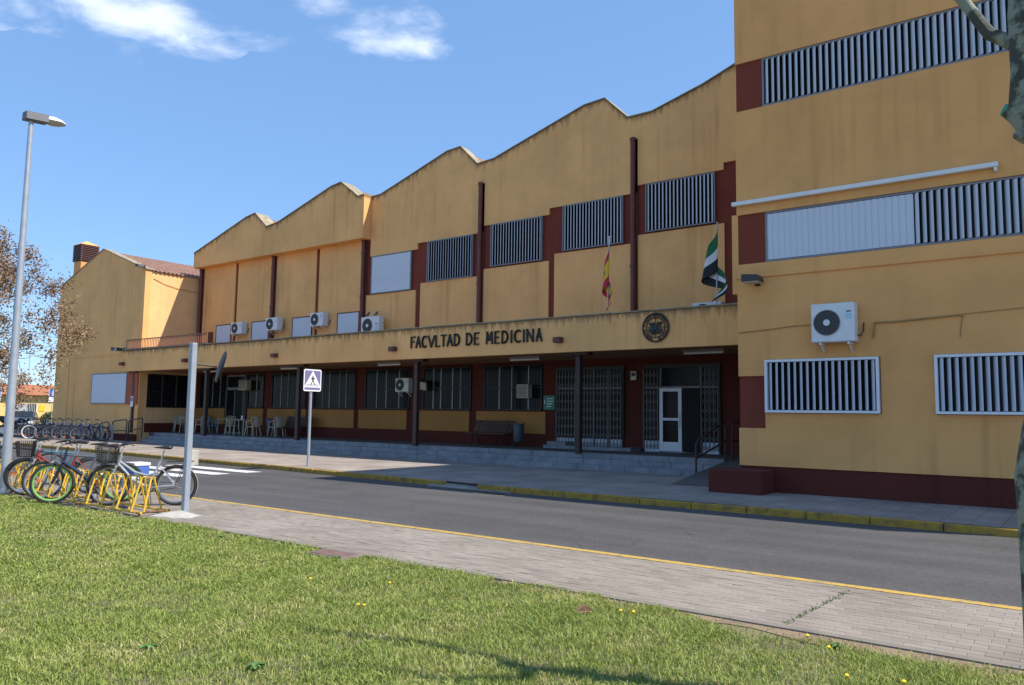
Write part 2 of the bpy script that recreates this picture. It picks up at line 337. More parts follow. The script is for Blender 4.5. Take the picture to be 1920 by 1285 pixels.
# ------------------------------------------------------------------ mesh helpers
class MB:
    def __init__(s): s.v = []; s.f = []; s.mi = []; s.cur = 0; s.uv = None
    def add(s, vs, fs):
        b = len(s.v); s.v += [tuple(v) for v in vs]
        for f in fs: s.f.append(tuple(b+i for i in f)); s.mi.append(s.cur)
        return s
    def box(s, x0, x1, y0, y1, z0, z1):
        return s.add([(x0,y0,z0),(x1,y0,z0),(x1,y1,z0),(x0,y1,z0),(x0,y0,z1),(x1,y0,z1),(x1,y1,z1),(x0,y1,z1)],
                     [(0,3,2,1),(4,5,6,7),(0,1,5,4),(1,2,6,5),(2,3,7,6),(3,0,4,7)])
    def obox(s, c, ax, ay, az, hx, hy, hz):
        c = Vector(c); ax, ay, az = Vector(ax).normalized(), Vector(ay).normalized(), Vector(az).normalized(); vs = []
        for k in (-1, 1):
            for (i, j) in ((-1,-1),(1,-1),(1,1),(-1,1)): vs.append(c+ax*i*hx+ay*j*hy+az*k*hz)
        return s.add(vs, [(0,3,2,1),(4,5,6,7),(0,1,5,4),(1,2,6,5),(2,3,7,6),(3,0,4,7)])
    def tube(s, pts, r, n=8, caps=True):
        pts = [Vector(p) for p in pts]; rs = r if isinstance(r, (list, tuple)) else [r]*len(pts)
        rings = []; prev = None
        for i, p in enumerate(pts):
            d = (pts[min(i+1, len(pts)-1)]-pts[max(i-1, 0)])
            if d.length < 1e-9: d = Vector((0,0,1))
            d.normalize()
            if prev is None:
                a = Vector((0,0,1)) if abs(d.z) < .9 else Vector((1,0,0)); e1 = d.cross(a).normalized()
            else:
                e1 = prev-d*prev.dot(d)
                e1 = e1.normalized() if e1.length > 1e-6 else d.orthogonal().normalized()
            prev = e1; e2 = d.cross(e1)
            rings.append([p+(e1*math.cos(2*math.pi*k/n)+e2*math.sin(2*math.pi*k/n))*rs[i] for k in range(n)])
        vs = [v for rg in rings for v in rg]; fs = []
        for i in range(len(rings)-1):
            for k in range(n): fs.append((i*n+k, i*n+(k+1) % n, (i+1)*n+(k+1) % n, (i+1)*n+k))
        if caps: fs.append(tuple(range(n-1, -1, -1))); fs.append(tuple((len(rings)-1)*n+k for k in range(n)))
        return s.add(vs, fs)
    def torus(s, c, axis, R_, r, n=28, k=6):
        c = Vector(c); a = Vector(axis).normalized(); e1 = a.orthogonal().normalized(); e2 = a.cross(e1); vs = []; fs = []
        for i in range(n):
            t = 2*math.pi*i/n; d = e1*math.cos(t)+e2*math.sin(t)
            for j in range(k):
                q = 2*math.pi*j/k; vs.append(c+d*(R_+r*math.cos(q))+a*r*math.sin(q))
        for i in range(n):
            for j in range(k): fs.append((i*k+j, ((i+1) % n)*k+j, ((i+1) % n)*k+(j+1) % k, i*k+(j+1) % k))
        return s.add(vs, fs)
    def disc(s, c, axis, R_, th, n=24):
        a = Vector(axis).normalized(); c = Vector(c); return s.tube([c-a*th/2, c+a*th/2], R_, n)
    def prism(s, poly, y0, y1):      # poly in (x,z), extruded along y
        n = len(poly); vs = [(x, y0, z) for x, z in poly]+[(x, y1, z) for x, z in poly]
        fs = [tuple(range(n)), tuple(range(2*n-1, n-1, -1))]+[(i, i+n, (i+1) % n+n, (i+1) % n) for i in range(n)]
        return s.add(vs, fs)
    def build(s, name, mats, parent=None, rel=True, smooth=False, bevel=0.0):
        me = bpy.data.meshes.new(name)
        off = Vector((0,0,0))
        if parent is not None and rel:
            q = parent
            while q is not None: off += q.location; q = q.parent
        me.from_pydata([tuple(Vector(v)-off) for v in s.v], [], s.f)
        if isinstance(mats, str): mats = [mats]
        for m_ in mats: me.materials.append(MATS[m_])
        if len(mats) > 1: me.polygons.foreach_set('material_index', s.mi)
        if s.uv:
            ul = me.uv_layers.new(name='UVMap')
            for lp in me.loops: ul.data[lp.index].uv = s.uv[lp.vertex_index]
        bm = bmesh.new(); bm.from_mesh(me); bmesh.ops.recalc_face_normals(bm, faces=bm.faces)
        if bevel: bmesh.ops.bevel(bm, geom=bm.edges[:], offset=bevel, segments=1, affect='EDGES')
        bm.to_mesh(me); bm.free()
        if smooth:
            me.polygons.foreach_set('use_smooth', [True]*len(me.polygons))
            try: me.set_sharp_from_angle(angle=R(40))
            except Exception: pass
        o = bpy.data.objects.new(name, me); COL.objects.link(o)
        if parent is not None: o.parent = parent
        return o
def tag(o, label=None, cat=None, group=None, kind=None):
    if label: o['label'] = label
    if cat: o['category'] = cat
    if group: o['group'] = group
    if kind: o['kind'] = kind
    return o
def thing(name, label, cat, loc=(0,0,0), group=None, rz=0):
    o = bpy.data.objects.new(name, None); COL.objects.link(o); o.location = loc; o.rotation_euler = (0,0,rz); o.empty_display_size = .2
    return tag(o, label, cat, group)
def copy_tree(o, parent=None):
    c = o.copy(); COL.objects.link(c); c.parent = parent
    for ch in o.children: copy_tree(ch, c)
    return c
def put(mesh_obj, name, parent, loc, rz=0):      # another piece sharing a mesh
    c = bpy.data.objects.new(name, mesh_obj.data); COL.objects.link(c); c.parent = parent; c.location = loc; c.rotation_euler = (0,0,rz)
    return c

# ------------------------------------------------------------------ ground, road, pavements
RZ, PZ = -.04, .08
def sheet(name, poly, z, m_, kind='structure'):
    b = MB(); b.add([(x, y, z) for x, y in poly], [tuple(range(len(poly)))]); o = b.build(name, m_); o['kind'] = kind; return o
sheet('ground', [(-900,-900),(900,-900),(900,900),(-900,900)], -.13, 'ground')
KL = [(14, 13.4), (-11, 13.4), (-19, 13.95), (-40, 14.8), (-90, 16.6)]     # foot of the far kerb
def kerbY(x):
    for (a, ya), (b, yb) in zip(KL, KL[1:]):
        if b <= x <= a: return ya+(yb-ya)*(a-x)/(a-b)
    return KL[-1][1] if x < KL[-1][0] else KL[0][1]
sheet('road', [(14, 8.2)]+[(x, y+.1) for x, y in KL]+[(-90, 8.2)], RZ, 'asphalt')
sheet('parking_lot', [(-47.5, 16.2), (-90, 17.8), (-90, 60), (-47.5, 60)], RZ+.02, 'asphalt')
b = MB(); pts = [(x, y+.1) for x, y in KL[:4]]+[(-47.2, 15.2)]
top = [(14, 19.3), (-11, 19.3), (-19, 19.3), (-40, 19.3), (-47.2, 19.3)]
n = len(pts); vs = [(x, y, PZ) for x, y in pts]+[(x, 23.0, PZ) for x, y in top]
b.add(vs, [(i, i+1, n+i+1, n+i) for i in range(n-1)]); pav = b.build('pavement', 'pavement'); pav['kind'] = 'structure'
# far kerb: single painted stones
kerb = bpy.data.objects.new('kerb', None); COL.objects.link(kerb); kerb['kind'] = 'structure'
x = 6.0
while x > -46:
    ln = random.uniform(.96, 1.04)
    if not (-11.75 < x-ln/2 < -10.6):
        a = Vector((x, kerbY(x), 0)); c = Vector((x-ln+.012, kerbY(x-ln+.012), 0)); d = (c-a).normalized(); nrm = Vector((-d.y, d.x, 0))
        if nrm.y < 0: nrm = -nrm
        mid = (a+c)/2; dz = random.uniform(-.006, .008)
        k = MB(); k.obox(mid+nrm*.07+Vector((0,0,(PZ-.004+RZ-.1)/2+dz)), d, nrm, (0,0,1), (c-a).length/2, .07, (PZ-.004-RZ+.1)/2)
        k.build('kerb_stone', 'kerb', kerb, bevel=.012)
    x -= ln
k = MB(); k.add([(-12.4, 13.36, RZ+.006), (-10.0, 13.36, RZ+.006), (-10.0, 13.75, PZ+.006), (-12.4, 13.75, PZ+.006), (-12.4, 13.36, -.12), (-10.0, 13.36, -.12), (-10.0, 13.75, -.12), (-12.4, 13.75, -.12)], [(0,1,2,3), (0,4,5,1), (1,5,6,2), (3,7,4,0)]); o = k.build('kerb_ramp', 'pavement'); o['kind'] = 'structure'
k = MB(); k.box(-10.55, -9.75, 12.72, 13.12, RZ-.02, RZ+.006); dr = k.build('drain_cover', 'cement_grey'); tag(dr, 'flat rectangular drain cover in the road by the lowered kerb', 'drain cover')
for q in range(7): k = MB(); k.box(-10.48+q*.1, -10.42+q*.1, 12.78, 13.06, RZ+.004, RZ+.012); k.build('bar', 'ac_dark', dr)
# near kerb line, flush strip painted yellow, and the concrete edging by the lawn
b = MB(); b.box(-60, 6, 8.1, 8.22, RZ-.08, .004); o = b.build('kerb_strip', 'paint_yellow'); o['kind'] = 'structure'
b = MB(); xx = 3.0
b.box(-60, 3, 6.2, 6.29, -.12, .006); o = b.build('lawn_edging', 'cement_grey'); o['kind'] = 'structure'
# near pavement of small concrete pavers
sw = MB(); sw.box(-60, 4, 6.29, 8.1, -.12, -.006); swo = sw.build('sidewalk', 'cement_grey'); swo['kind'] = 'structure'
PW, PH, J = .2, .1, .0035
cells = []
ix = 0
xs = np.arange(-26.0, 3.0, PW)
for j in range(18):
    y = 6.295+j*PH
    for i, x0 in enumerate(xs):
        xo = x0+(PW/2 if j % 2 else 0)
        cells.append((math.hypot(xo+.1-0, y), xo, y))
cells.sort()
vis = [c for c in cells if c[1] < -.2]
proto = None
for i, (d_, x0, y0) in enumerate(vis[:300]):
    if proto is None:
        k = MB(); k.box(-PW/2+J/2, PW/2-J/2, -PH/2+J/2, PH/2-J/2, -.03, 0); proto = k.build('paver', 'paver', swo, bevel=.004)
        p = proto
    else: p = put(proto, 'paver', swo, (0,0,0))
    p.location = (x0+PW/2, y0+PH/2, random.uniform(-.002, .002)); p.rotation_euler = (random.uniform(-.008, .008), random.uniform(-.006, .006), random.uniform(-.012, .012))
k = MB(); first = set((c[1], c[2]) for c in vis[:300])
for (d_, x0, y0) in cells:
    if (x0, y0) in first: continue
    dz = random.uniform(-.002, .002); s_ = random.uniform(-.002, .002)
    k.add([(x0+J/2, y0+J/2, dz), (x0+PW-J/2, y0+J/2, dz+s_), (x0+PW-J/2, y0+PH-J/2, dz+s_), (x0+J/2, y0+PH-J/2, dz),
           (x0+J/2, y0+J/2, -.03), (x0+PW-J/2, y0+J/2, -.03), (x0+PW-J/2, y0+PH-J/2, -.03), (x0+J/2, y0+PH-J/2, -.03)],
          [(0,1,2,3), (0,4,5,1), (1,5,6,2), (2,6,7,3), (3,7,4,0)])
o = k.build('paver_field', 'paver', swo); o['kind'] = 'stuff'
sheet('sidewalk_far_end', [(-60, 6.29), (-26, 6.29), (-26, 8.1), (-60, 8.1)], -.002, 'cement_grey')
k = MB()
for i in range(170):
    t_ = random.random(); x = -1.94+(-2.04+1.94)*t_+random.gauss(0, .012); y = 7.95+(6.33-7.95)*t_; a = random.uniform(0, 6.28); l_ = random.uniform(.012, .035); d = Vector((math.cos(a)*l_, math.sin(a)*l_, 0)); p = Vector((x, y, -.004))
    k.add([p-d*.3, p+d*.3, p+d+Vector((0, 0, random.uniform(.01, .03)))], [(0, 1, 2)])
o = k.build('joint_weeds', 'weed'); tag(o, 'line of tiny weeds growing in a sidewalk joint', 'weeds', kind='stuff')
# zebra crossing
for i in range(5):
    y0 = 8.75+i*.98
    sheet('crossing_stripe', [(-18.3, y0), (-18.3, y0+.5), (-22.4, y0+.5), (-22.4, y0)], RZ+.004, 'paint_white')
# lawn
lawn = MB(); lawn.box(-70, 12, -40, 6.2, -.12, -.012); lo = lawn.build('lawn_ground', 'lawn_soil'); lo['kind'] = 'structure'
def make_grass():
    N = 330000
    X = rng.uniform(-19, 2.0, N*3); Y = rng.uniform(.6, 6.26, N*3)
    depth = -X*math.sin(-YAW)*-1*-1
    depth = X*(-math.sin(YAW))+Y*math.cos(YAW)
    lat = X*math.cos(YAW)+Y*math.sin(YAW)
    ok = (depth > 3.9) & (np.abs(lat) < depth*.75+.5)
    # thinner far away
    ok &= rng.uniform(0, 1, N*3) < np.clip(7.0/np.maximum(depth, 1), .28, 1.0)
    # worn, bare earth along the paving near the trunk, and round the rack
    pn = np.sin(X*2.1)+np.sin(X*5.3+1)+np.sin(X*.9+2)*1.2
    edge = 6.26-Y
    ok &= ~((edge < .20+.09*pn) & (X > -4.8) & (rng.uniform(0, 1, N*3) < .9))
    ok &= ~((edge < .07+.035*pn) & (rng.uniform(0, 1, N*3) < .8))
    ok &= ~((edge < .28) & (X < -11.2) & (X > -19) & (rng.uniform(0, 1, N*3) < .75))
    ok &= ~((X > -7.35) & (X < -6.6) & (Y > 5.84) & (Y < 6.3))
    X, Y, depth = X[ok][:N], Y[ok][:N], depth[ok][:N]; n = len(X)
    def vnoise(sc, sd):
        g = np.random.default_rng(sd).uniform(0, 1, (128, 128)); xx = (X+40)*sc; yy = (Y+10)*sc; xi = xx.astype(int); yi = yy.astype(int); fx = xx-xi; fy = yy-yi
        fx = fx*fx*(3-2*fx); fy = fy*fy*(3-2*fy); G = lambda a, b: g[a % 128, b % 128]
        return (G(xi, yi)*(1-fx)+G(xi+1, yi)*fx)*(1-fy)+(G(xi, yi+1)*(1-fx)+G(xi+1, yi+1)*fx)*fy
    cl0 = vnoise(1.1, 1)*.5+vnoise(3.3, 2)*.3+vnoise(8.5, 3)*.2
    keep = rng.uniform(0, 1, n) < np.clip(.35+1.7*(cl0-.25), .25, 1); X, Y, depth, cl0 = X[keep], Y[keep], depth[keep], cl0[keep]; n = len(X)
    cl = np.clip((cl0-.3)*2.6, 0, 1.3)
    cl_old = .6+.4*np.sin(X*3.1+1.3*np.sin(Y*2.3))*np.sin(Y*3.7+np.sin(X*1.7))
    h = rng.uniform(.010, .030, n)*(.55+.95*cl); tall = rng.uniform(0, 1, n) < .025; h[tall] *= 2.0
    w = rng.uniform(.0022, .0042, n)*np.clip(depth/6.0, 1, 2.2)
    an = rng.uniform(0, 2*np.pi, n); le = rng.uniform(.4, 2.0, n)*h; la = rng.uniform(0, 2*np.pi, n)
    dx, dy = np.cos(an)*w, np.sin(an)*w; lx, ly = np.cos(la)*le, np.sin(la)*le
    z0 = np.full(n, -.014)
    V = np.empty((n, 5, 3))
    V[:, 0] = np.stack([X-dx, Y-dy, z0], 1); V[:, 1] = np.stack([X+dx, Y+dy, z0], 1)
    V[:, 2] = np.stack([X+dx*.8+lx*.35, Y+dy*.8+ly*.35, h*.6], 1); V[:, 3] = np.stack([X-dx*.8+lx*.35, Y-dy*.8+ly*.35, h*.6], 1)
    V[:, 4] = np.stack([X+lx, Y+ly, h*.95], 1)
    me = bpy.data.meshes.new('grass'); me.vertices.add(n*5); me.vertices.foreach_set('co', V.reshape(-1))
    base = (np.arange(n)*5)[:, None]
    li = np.concatenate([base+np.array([[0,1,2,3]]), base+np.array([[3,2,4]])], 1).reshape(-1)
    me.loops.add(n*7); me.loops.foreach_set('vertex_index', li.astype(np.int32))
    me.polygons.add(n*2); ls = np.empty(n*2, np.int32); ls[0::2] = np.arange(n)*7; ls[1::2] = np.arange(n)*7+4
    me.polygons.foreach_set('loop_start', ls); me.update(calc_edges=True); me.validate()
    me.materials.append(MATS['grass']); o = bpy.data.objects.new('grass', me); COL.objects.link(o)
    tag(o, 'short mown sunlit lawn grass with dry patches', 'grass', kind='stuff')
make_grass()
k = MB(); pts_ = [(x, 6.2) for x in np.arange(3, -5.6, -.2)]+[(x, 5.95+.09*math.sin(x*2.3)+.07*math.sin(x*5.1+1)+(.15 if x < -4.6 else 0)) for x in np.arange(-5.4, 3.01, .2)]
k.add([(x, y, -.006) for x, y in pts_], [tuple(range(len(pts_)))]); o = k.build('bare_soil', 'soil'); o['kind'] = 'structure'
def weed(x, y, s, label):
    k = MB()
    for i in range(26):
        a = random.uniform(0, 6.28); l = random.uniform(.4, 1)*s; w = l*.22; z = random.uniform(.3, .8)*s*.55
        d = Vector((math.cos(a), math.sin(a), 0)); e = Vector((-d.y, d.x, 0)); p = Vector((x, y, -.005))
        k.add([p, p+d*l*.5+e*w+Vector((0,0,z)), p+d*l+Vector((0,0,z*.7)), p+d*l*.5-e*w+Vector((0,0,z))], [(0,1,2,3)])
    tag(k.build('broadleaf_weed', 'weed'), label, 'weed', 'broadleaf weeds in the lawn')
for (x, y, s) in [(-6.75, 5.85, .16), (-4.3, 3.1, .13), (-5.2, 2.9, .14), (-4.25, 4.6, .13), (-3.6, 5.1, .13), (-1.55, 5.95, .13), (-9.0, 5.9, .14)]: weed(x, y, s*.6, 'dark green broadleaf weed tuft in the lawn')
k0 = None
for (x, y) in [(-4.9, 4.5), (-4.85, 4.52), (-5.3, 5.25), (-3.05, 5.75), (-3.15, 5.72), (-1.75, 5.95), (-1.55, 5.75), (-1.3, 5.2), (-1.0, 5.3), (-6.0, 4.9)]:
    k = MB(); k.disc((x, y, .045), (.1,-.3,1), .012, .01, 9); k.tube([(x, y, -.01), (x, y, .042)], .002, 4)
    tag(k.build('dandelion', 'dandelion'), 'small yellow dandelion flower in the lawn', 'flower', 'yellow flowers dotted in the lawn')
k = MB(); k.add([(-3.45,5.5,.03),(-3.38,5.56,.075),(-3.32,5.6,.04),(-3.40,5.52,.02)], [(0,1,2,3)]); k.add([(-3.45,5.5,.03),(-3.38,5.56,.075),(-3.43,5.6,.08)], [(0,1,2)])
tag(k.build('dry_leaf', 'dry_leaf'), 'curled brown dry leaf lying on the lawn', 'leaf')
# service hatch at the lawn's edge
k = MB(); k.box(-7.3, -6.68, 5.87, 6.19, -.05, .012); h = k.build('hatch_frame', 'cement_grey'); tag(h, 'rusty brown metal hatch cover beside the sidewalk', 'hatch'); h.name = 'service_hatch'
k = MB(); k.box(-7.26, -6.72, 5.9, 6.17, 0, .02); k.build('cover', 'hatch', h, bevel=.004)

# ------------------------------------------------------------------ buildings
YW = 22.6          # upper wall of the hall
hall = thing('faculty_building', 'long ochre and brown faculty hall with wavy sawtooth parapet and columned porch', 'building', (-21.7, 22.6, 0))
def slab_cols(name, xs, tops, bot, y0, y1, m_, parent, back=True):
    """wall slab whose top follows a profile; uv = (x, metres below the top)"""
    k = MB(); uv = []
    XS = []; T = []
    for (a, ta), (b_, tb) in zip(zip(xs, tops), list(zip(xs, tops))[1:]):
        n = max(1, int((b_-a)/.5))
        for i in range(n): XS.append(a+(b_-a)*i/n); T.append(ta+(tb-ta)*i/n)
    XS.append(xs[-1]); T.append(tops[-1])
    rows = [0, .25, .6, 1.2, 99]
    for x, t in zip(XS, T):
        for y in (y0, y1):
            for r in rows:
                z = max(bot, t-r) if r < 50 else bot
                k.v.append((x, y, z)); uv.append((x, t-z))
    q = len(rows); n = len(XS)
    for i in range(n-1):
        for j in range(q-1):
            a = i*2*q+j; c = (i+1)*2*q+j
            if abs(k.v[a][2]-k.v[a+1][2]) < 1e-6 and abs(k.v[c][2]-k.v[c+1][2]) < 1e-6: continue
            k.f.append((a, a+1, c+1, c)); k.mi.append(0)
            k.f.append((a+q, c+q, c+q+1, a+q+1)); k.mi.append(0)
        a = i*2*q; c = (i+1)*2*q
        k.f.append((a, c, c+q, a+q)); k.mi.append(0)
        k.f.append((a+q-1, a+2*q-1, c+2*q-1, c+q-1)); k.mi.append(0)
    for e in (0, n-1):
        a = e*2*q; k.f.append(tuple([a+j for j in range(q)]+[a+2*q-1-j for j in range(q)])); k.mi.append(0)
    k.uv = uv
    return k.build(name, m_, parent)
# red core wall
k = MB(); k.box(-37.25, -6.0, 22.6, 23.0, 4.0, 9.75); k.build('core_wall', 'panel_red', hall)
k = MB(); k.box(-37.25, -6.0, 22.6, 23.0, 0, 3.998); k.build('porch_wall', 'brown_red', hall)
# parapet of the recessed right half, following the sawtooth
PX = [-24.46, -23.91, -21.74, -20.22, -19.52, -18.65, -17.86, -13.86, -13.05, -12.17, -11.26, -9.5, -8.49, -7.4, -6.6, -6.0]
PT = [10.80, 10.82, 11.49, 11.97, 12.02, 11.17, 11.22, 12.38, 12.43, 11.56, 11.57, 12.05, 12.42, 12.78, 12.83, 12.3]
# upper ochre panels, stepped lower edge
steps_ = [(-24.46, -21.71, 8.21), (-21.71, -18.28, 8.46), (-18.28, -15.3, 8.71), (-15.3, -11.81, 8.94), (-11.81, -8.87, 9.19), (-8.87, -6.0, 9.41)]
for (a, b_, zb) in steps_:
    xs_ = [a]+[x for x in PX if a < x < b_]+[b_]
    tp = [float(np.interp(x, PX, PT)) for x in xs_]
    slab_cols('parapet_wall', xs_, tp, zb, 22.53, 22.95, 'ochre_drip', hall)
for (a, b_, zt) in [(-24.67, -21.78, 6.56), (-21.51, -18.55, 6.81), (-18.29, -15.32, 7.05), (-15.08, -12.07, 7.27), (-11.8, -8.87, 7.52)]:
    k = MB(); k.box(a, b_, 22.545, 22.62, 4.2, zt); k.build('spandrel_panel', 'ochre', hall)
# left half: four tall ochre bays below a jettied parapet box
strips = [-37.05, -34.07, -31.0, -27.88, -24.79]
for a, b_ in zip(strips, strips[1:]):
    k = MB(); k.box(a+.11, b_-.11, 22.545, 22.62, 4.2, 9.1); k.build('bay_panel', 'ochre', hall)
OX = [-37.25, -32.81, -32.08, -31.15, -30.3, -26.57, -25.94, -24.81, -24.46]
OT = [9.72, 11.0, 11.1, 10.32, 10.4, 11.5, 11.58, 10.77, 10.8]
jb = slab_cols('jettied_parapet', OX, OT, 8.95, 22.08, 22.75, 'ochre_drip', hall)
# coping along both parapets
for (xs_, ts_, y0, y1) in ((PX, PT, 22.49, 22.97), (OX, OT, 22.04, 22.77)):
    k = MB()
    for (a, ta), (b_, tb) in zip(zip(xs_, ts_), list(zip(xs_, ts_))[1:]):
        d = Vector((b_-a, 0, tb-ta)); nrm = Vector((-d.z, 0, d.x)).normalized()
        k.obox(Vector(((a+b_)/2, (y0+y1)/2, (ta+tb)/2))+nrm*.018, d, (0,1,0), nrm, d.length/2+.006, (y1-y0)/2, .016)
    k.build('coping', mat('coping_mat', (.30, .25, .17), .9, .4, 3).name if 'coping_mat' not in MATS else 'coping_mat', hall)
# sawtooth roofs behind, corrugated tile slopes
def tile_slope(name, p0, p1, depth, parent, m_='tile', y0=23.0):
    """slope between profile points p0,p1 (x,z), running back in y; wavy across"""
    k = MB(); (xa, za), (xb, zb) = p0, p1; n = int(depth/.11)
    nn = max(2, int(math.hypot(xb-xa, zb-za)/.35))
    for i in range(n+1):
        y = y0+depth*i/n; w = .035*(1 if i % 2 else -1)
        for j in range(nn+1):
            t = j/nn; st = .02*(j % 2)
            k.v.append((xa+(xb-xa)*t, y, za+(zb-za)*t+w+st))
    for i in range(n):
        for j in range(nn):
            a = i*(nn+1)+j; k.f.append((a, a+1, a+nn+2, a+nn+1)); k.mi.append(0)
    return k.build(name, m_, parent)
for (xa, za, xb, zb) in [(-37.2, 9.5, -32.2, 10.95), (-32.0, 10.95, -31.1, 10.15), (-31.1, 10.15, -26.0, 11.42), (-25.9, 11.42, -24.6, 10.55), (-24.5, 10.6, -19.6, 11.85), (-19.45, 11.85, -18.6, 11.0), (-18.6, 11.0, -13.1, 12.25), (-13.0, 12.25, -12.1, 11.4), (-12.1, 11.4, -6.3, 12.6)]:
    tile_slope('roof_slope', (xa, za), (xb, zb), 9.0, hall, y0=22.96 if xa > -24.6 else 22.76)
# down pipes
for (x, zt, zb) in [(-18.40, 10.36, 4.3), (-11.93, 10.77, 4.3), (-24.79, 9.0, 4.3), (-31.0, 8.95, 4.3), (-37.08, 8.9, 4.3)]:
    k = MB(); k.tube([(x, 22.44, zb), (x, 22.44, zt)], .085, 10)
    for z in (zt-.03, zb+2.2, zb+4.1):
        if z < zt: k.tube([(x, 22.44, z-.05), (x, 22.44, z+.05)], .105, 10)
    k.box(x-.13, x+.13, 22.53, 22.6, zb, zt)
    k.build('drain_pipe', 'pipe_red', hall, smooth=True)
# louvred windows ----------------------------------------------------------
def louvre_window(parent, x0, x1, z0, z1, y, pitch=.12, ang=50, closed=False, n_closed=0, frame='grey_frame', fin_mat='louvre', proud=0.0, fr=.035, stop=None):
    w = MB(); d0, d1 = y-.03-proud, y+.05
    for (a, b_, c, d) in ((x0, x1, z0, z0+fr), (x0, x1, z1-fr, z1), (x0, x0+fr, z0+fr, z1-fr), (x1-fr, x1, z0+fr, z1-fr)): w.box(a, b_, d0, d1, c, d)
    win = w.build('louvre_window', frame, parent)
    g = MB(); g.box(x0+fr, x1-fr, y+.052, y+.06, z0+fr, z1-fr); g.build('pane', 'glass', win)
    n = max(2, round((x1-x0-2*fr)/pitch)); p = (x1-x0-2*fr)/n
    off = win.matrix_world.translation
    px_, py_, pz_ = parent.location
    protos = {}
    for i in range(n):
        cl = closed or i < n_closed
        if cl not in protos:
            s_ = MB(); hw = p*.53; th = .006
            a = R(6) if cl else R(-ang)
            c, si = math.cos(a), math.sin(a); z_a, z_b = z0+fr+.01, z1-fr-.01
            # shallow S-shaped blade section
            prof = [(-1, 0.0), (-.5, .012), (0, .016), (.5, .012), (1, 0)]
            vs = []
            for (t, bul) in prof:
                for sg in (-1, 1):
                    lx = t*hw; ly = -bul+sg*th*.5
                    vs.append((lx*c-ly*si, lx*si+ly*c))
            vv = [(a_, b_2, z_a) for a_, b_2 in vs]+[(a_, b_2, z_b) for a_, b_2 in vs]; m_ = len(vs); fs = []
            order = [0, 2, 4, 6, 8, 9, 7, 5, 3, 1]
            for q in range(10): i0, i1 = order[q], order[(q+1) % 10]; fs.append((i0, i1, i1+m_, i0+m_))
            fs.append(tuple(order)); fs.append(tuple(v+m_ for v in reversed(order)))
            s_.add(vv, fs)
            me = s_.build('slat', 'louvre_closed' if cl else fin_mat, win, rel=False)
            protos[cl] = me; o = me
        else: o = put(protos[cl], 'slat', win, (0,0,0))
        o.location = (x0+fr+p*(i+.5)-px_, y+.0-proud*.5-py_, -pz_)
    return win
for i, (a, b_, z0, z1) in enumerate([(-24.35, -22.02, 6.58, 8.2), (-21.15, -18.79, 6.82, 8.45), (-17.93, -15.58, 7.1, 8.7), (-14.72, -12.33, 7.32, 8.93), (-11.51, -9.14, 7.57, 9.16)]):
    louvre_window(hall, a, b_, z0, z1, 22.52, .125, closed=(i == 0))
for (a, b_) in [(-35.6, -34.3), (-32.6, -31.25), (-29.5, -28.1), (-26.4, -25.0)]:
    louvre_window(hall, a, b_, 4.3, 5.92, 22.52, .125, closed=True, frame='pipe_red')
k = MB(); k.box(-36.38, -35.9, 22.5, 22.56, 4.3, 5.6); k.build('service_door', 'pipe_red', hall)
# canopy -------------------------------------------------------------------
FX0, FX1, FY = -38.3, -6.17, 19.2
can = slab_cols('canopy_fascia', [FX0, -20, FX1], [4.46, 4.48, 4.49], 3.46, FY, FY+.22, 'ochre_drip', hall)
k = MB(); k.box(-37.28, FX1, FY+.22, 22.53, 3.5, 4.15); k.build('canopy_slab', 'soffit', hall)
k = MB(); k.box(FX0-.02, FX1, FY-.03, FY+.25, 4.49, 4.525); k.build('canopy_coping', 'coping_mat', hall)
for x in (-38.13, -32.55, -26.1, -19.47, -12.62):
    k = MB(); k.box(x-.13, x+.13, FY-.2, FY, 3.74, 3.9); k.build('rain_spout', 'spout', hall, bevel=.01)
for x in (-12.2, -18.75, -25.1, -31.5, -37.75):
    k = MB(); k.box(x-.08, x+.08, 19.52, 19.68, .5, 3.38); k.build('porch_column', 'dark_steel', hall, bevel=.008)
    k = MB(); k.box(x-.38, x+.38, 19.46, 19.74, 3.38, 3.5); k.build('column_head', 'dark_steel', hall)
# porch wall: dado, sill panels, piers
k = MB(); k.box(-37.2, -6.2, 22.56, 22.62, .5, .96); k.build('dado', 'brown_red', hall)
def grille_window(x0, x1, z0=1.76, z1=3.4, y=22.57, mull=3, seed=0):
    f = MB(); fr = .045
    for (a, b_, c, d) in ((x0, x1, z0, z0+fr), (x0, x1, z1-fr, z1), (x0, x0+fr, z0+fr, z1-fr), (x1-fr, x1, z0+fr, z1-fr)): f.box(a, b_, y-.03, y+.04, c, d)
    w = f.build('porch_window', 'black_iron', hall)
    g = MB(); g.box(x0+fr, x1-fr, y+.012, y+.02, z0+fr, z1-fr); g.build('pane', 'glass', w)
    for i in range(1, mull+1):
        m_ = MB(); xm = x0+(x1-x0)*i/(mull+1)+(.06 if i % 2 else -.04); m_.box(xm-.025, xm+.025, y-.01, y+.03, z0+fr, z1-fr); m_.build('mullion', 'mullion', w)
    gr = MB(); n = int((x1-x0)/.115)
    for i in range(1, n): xx = x0+(x1-x0)*i/n; gr.tube([(xx, y-.09, z0-.02), (xx, y-.09, z1+.02)], .008, 5)
    for z in (z0+.03, (z0+z1)/2, z1-.03): gr.box(x0-.02, x1+.02, y-.1, y-.08, z-.015, z+.015)
    for i in range(n): xx = x0+(x1-x0)*(i+.5)/n; gr.torus((xx, y-.09, z1-.09), (0,1,0), .035, .005, 8, 4)
    gr.build('grille', 'black_iron', w)
    return w
GW = [(-36.82, -34.55), (-32.76, -31.5), (-30.88, -28.4), (-27.85, -25.14), (-24.55, -21.98), (-21.25, -18.78), (-18.16, -15.55)]
for i, (a, b_) in enumerate(GW): grille_window(a, b_, mull=[3, 1, 3, 4, 3, 4, 3][i])
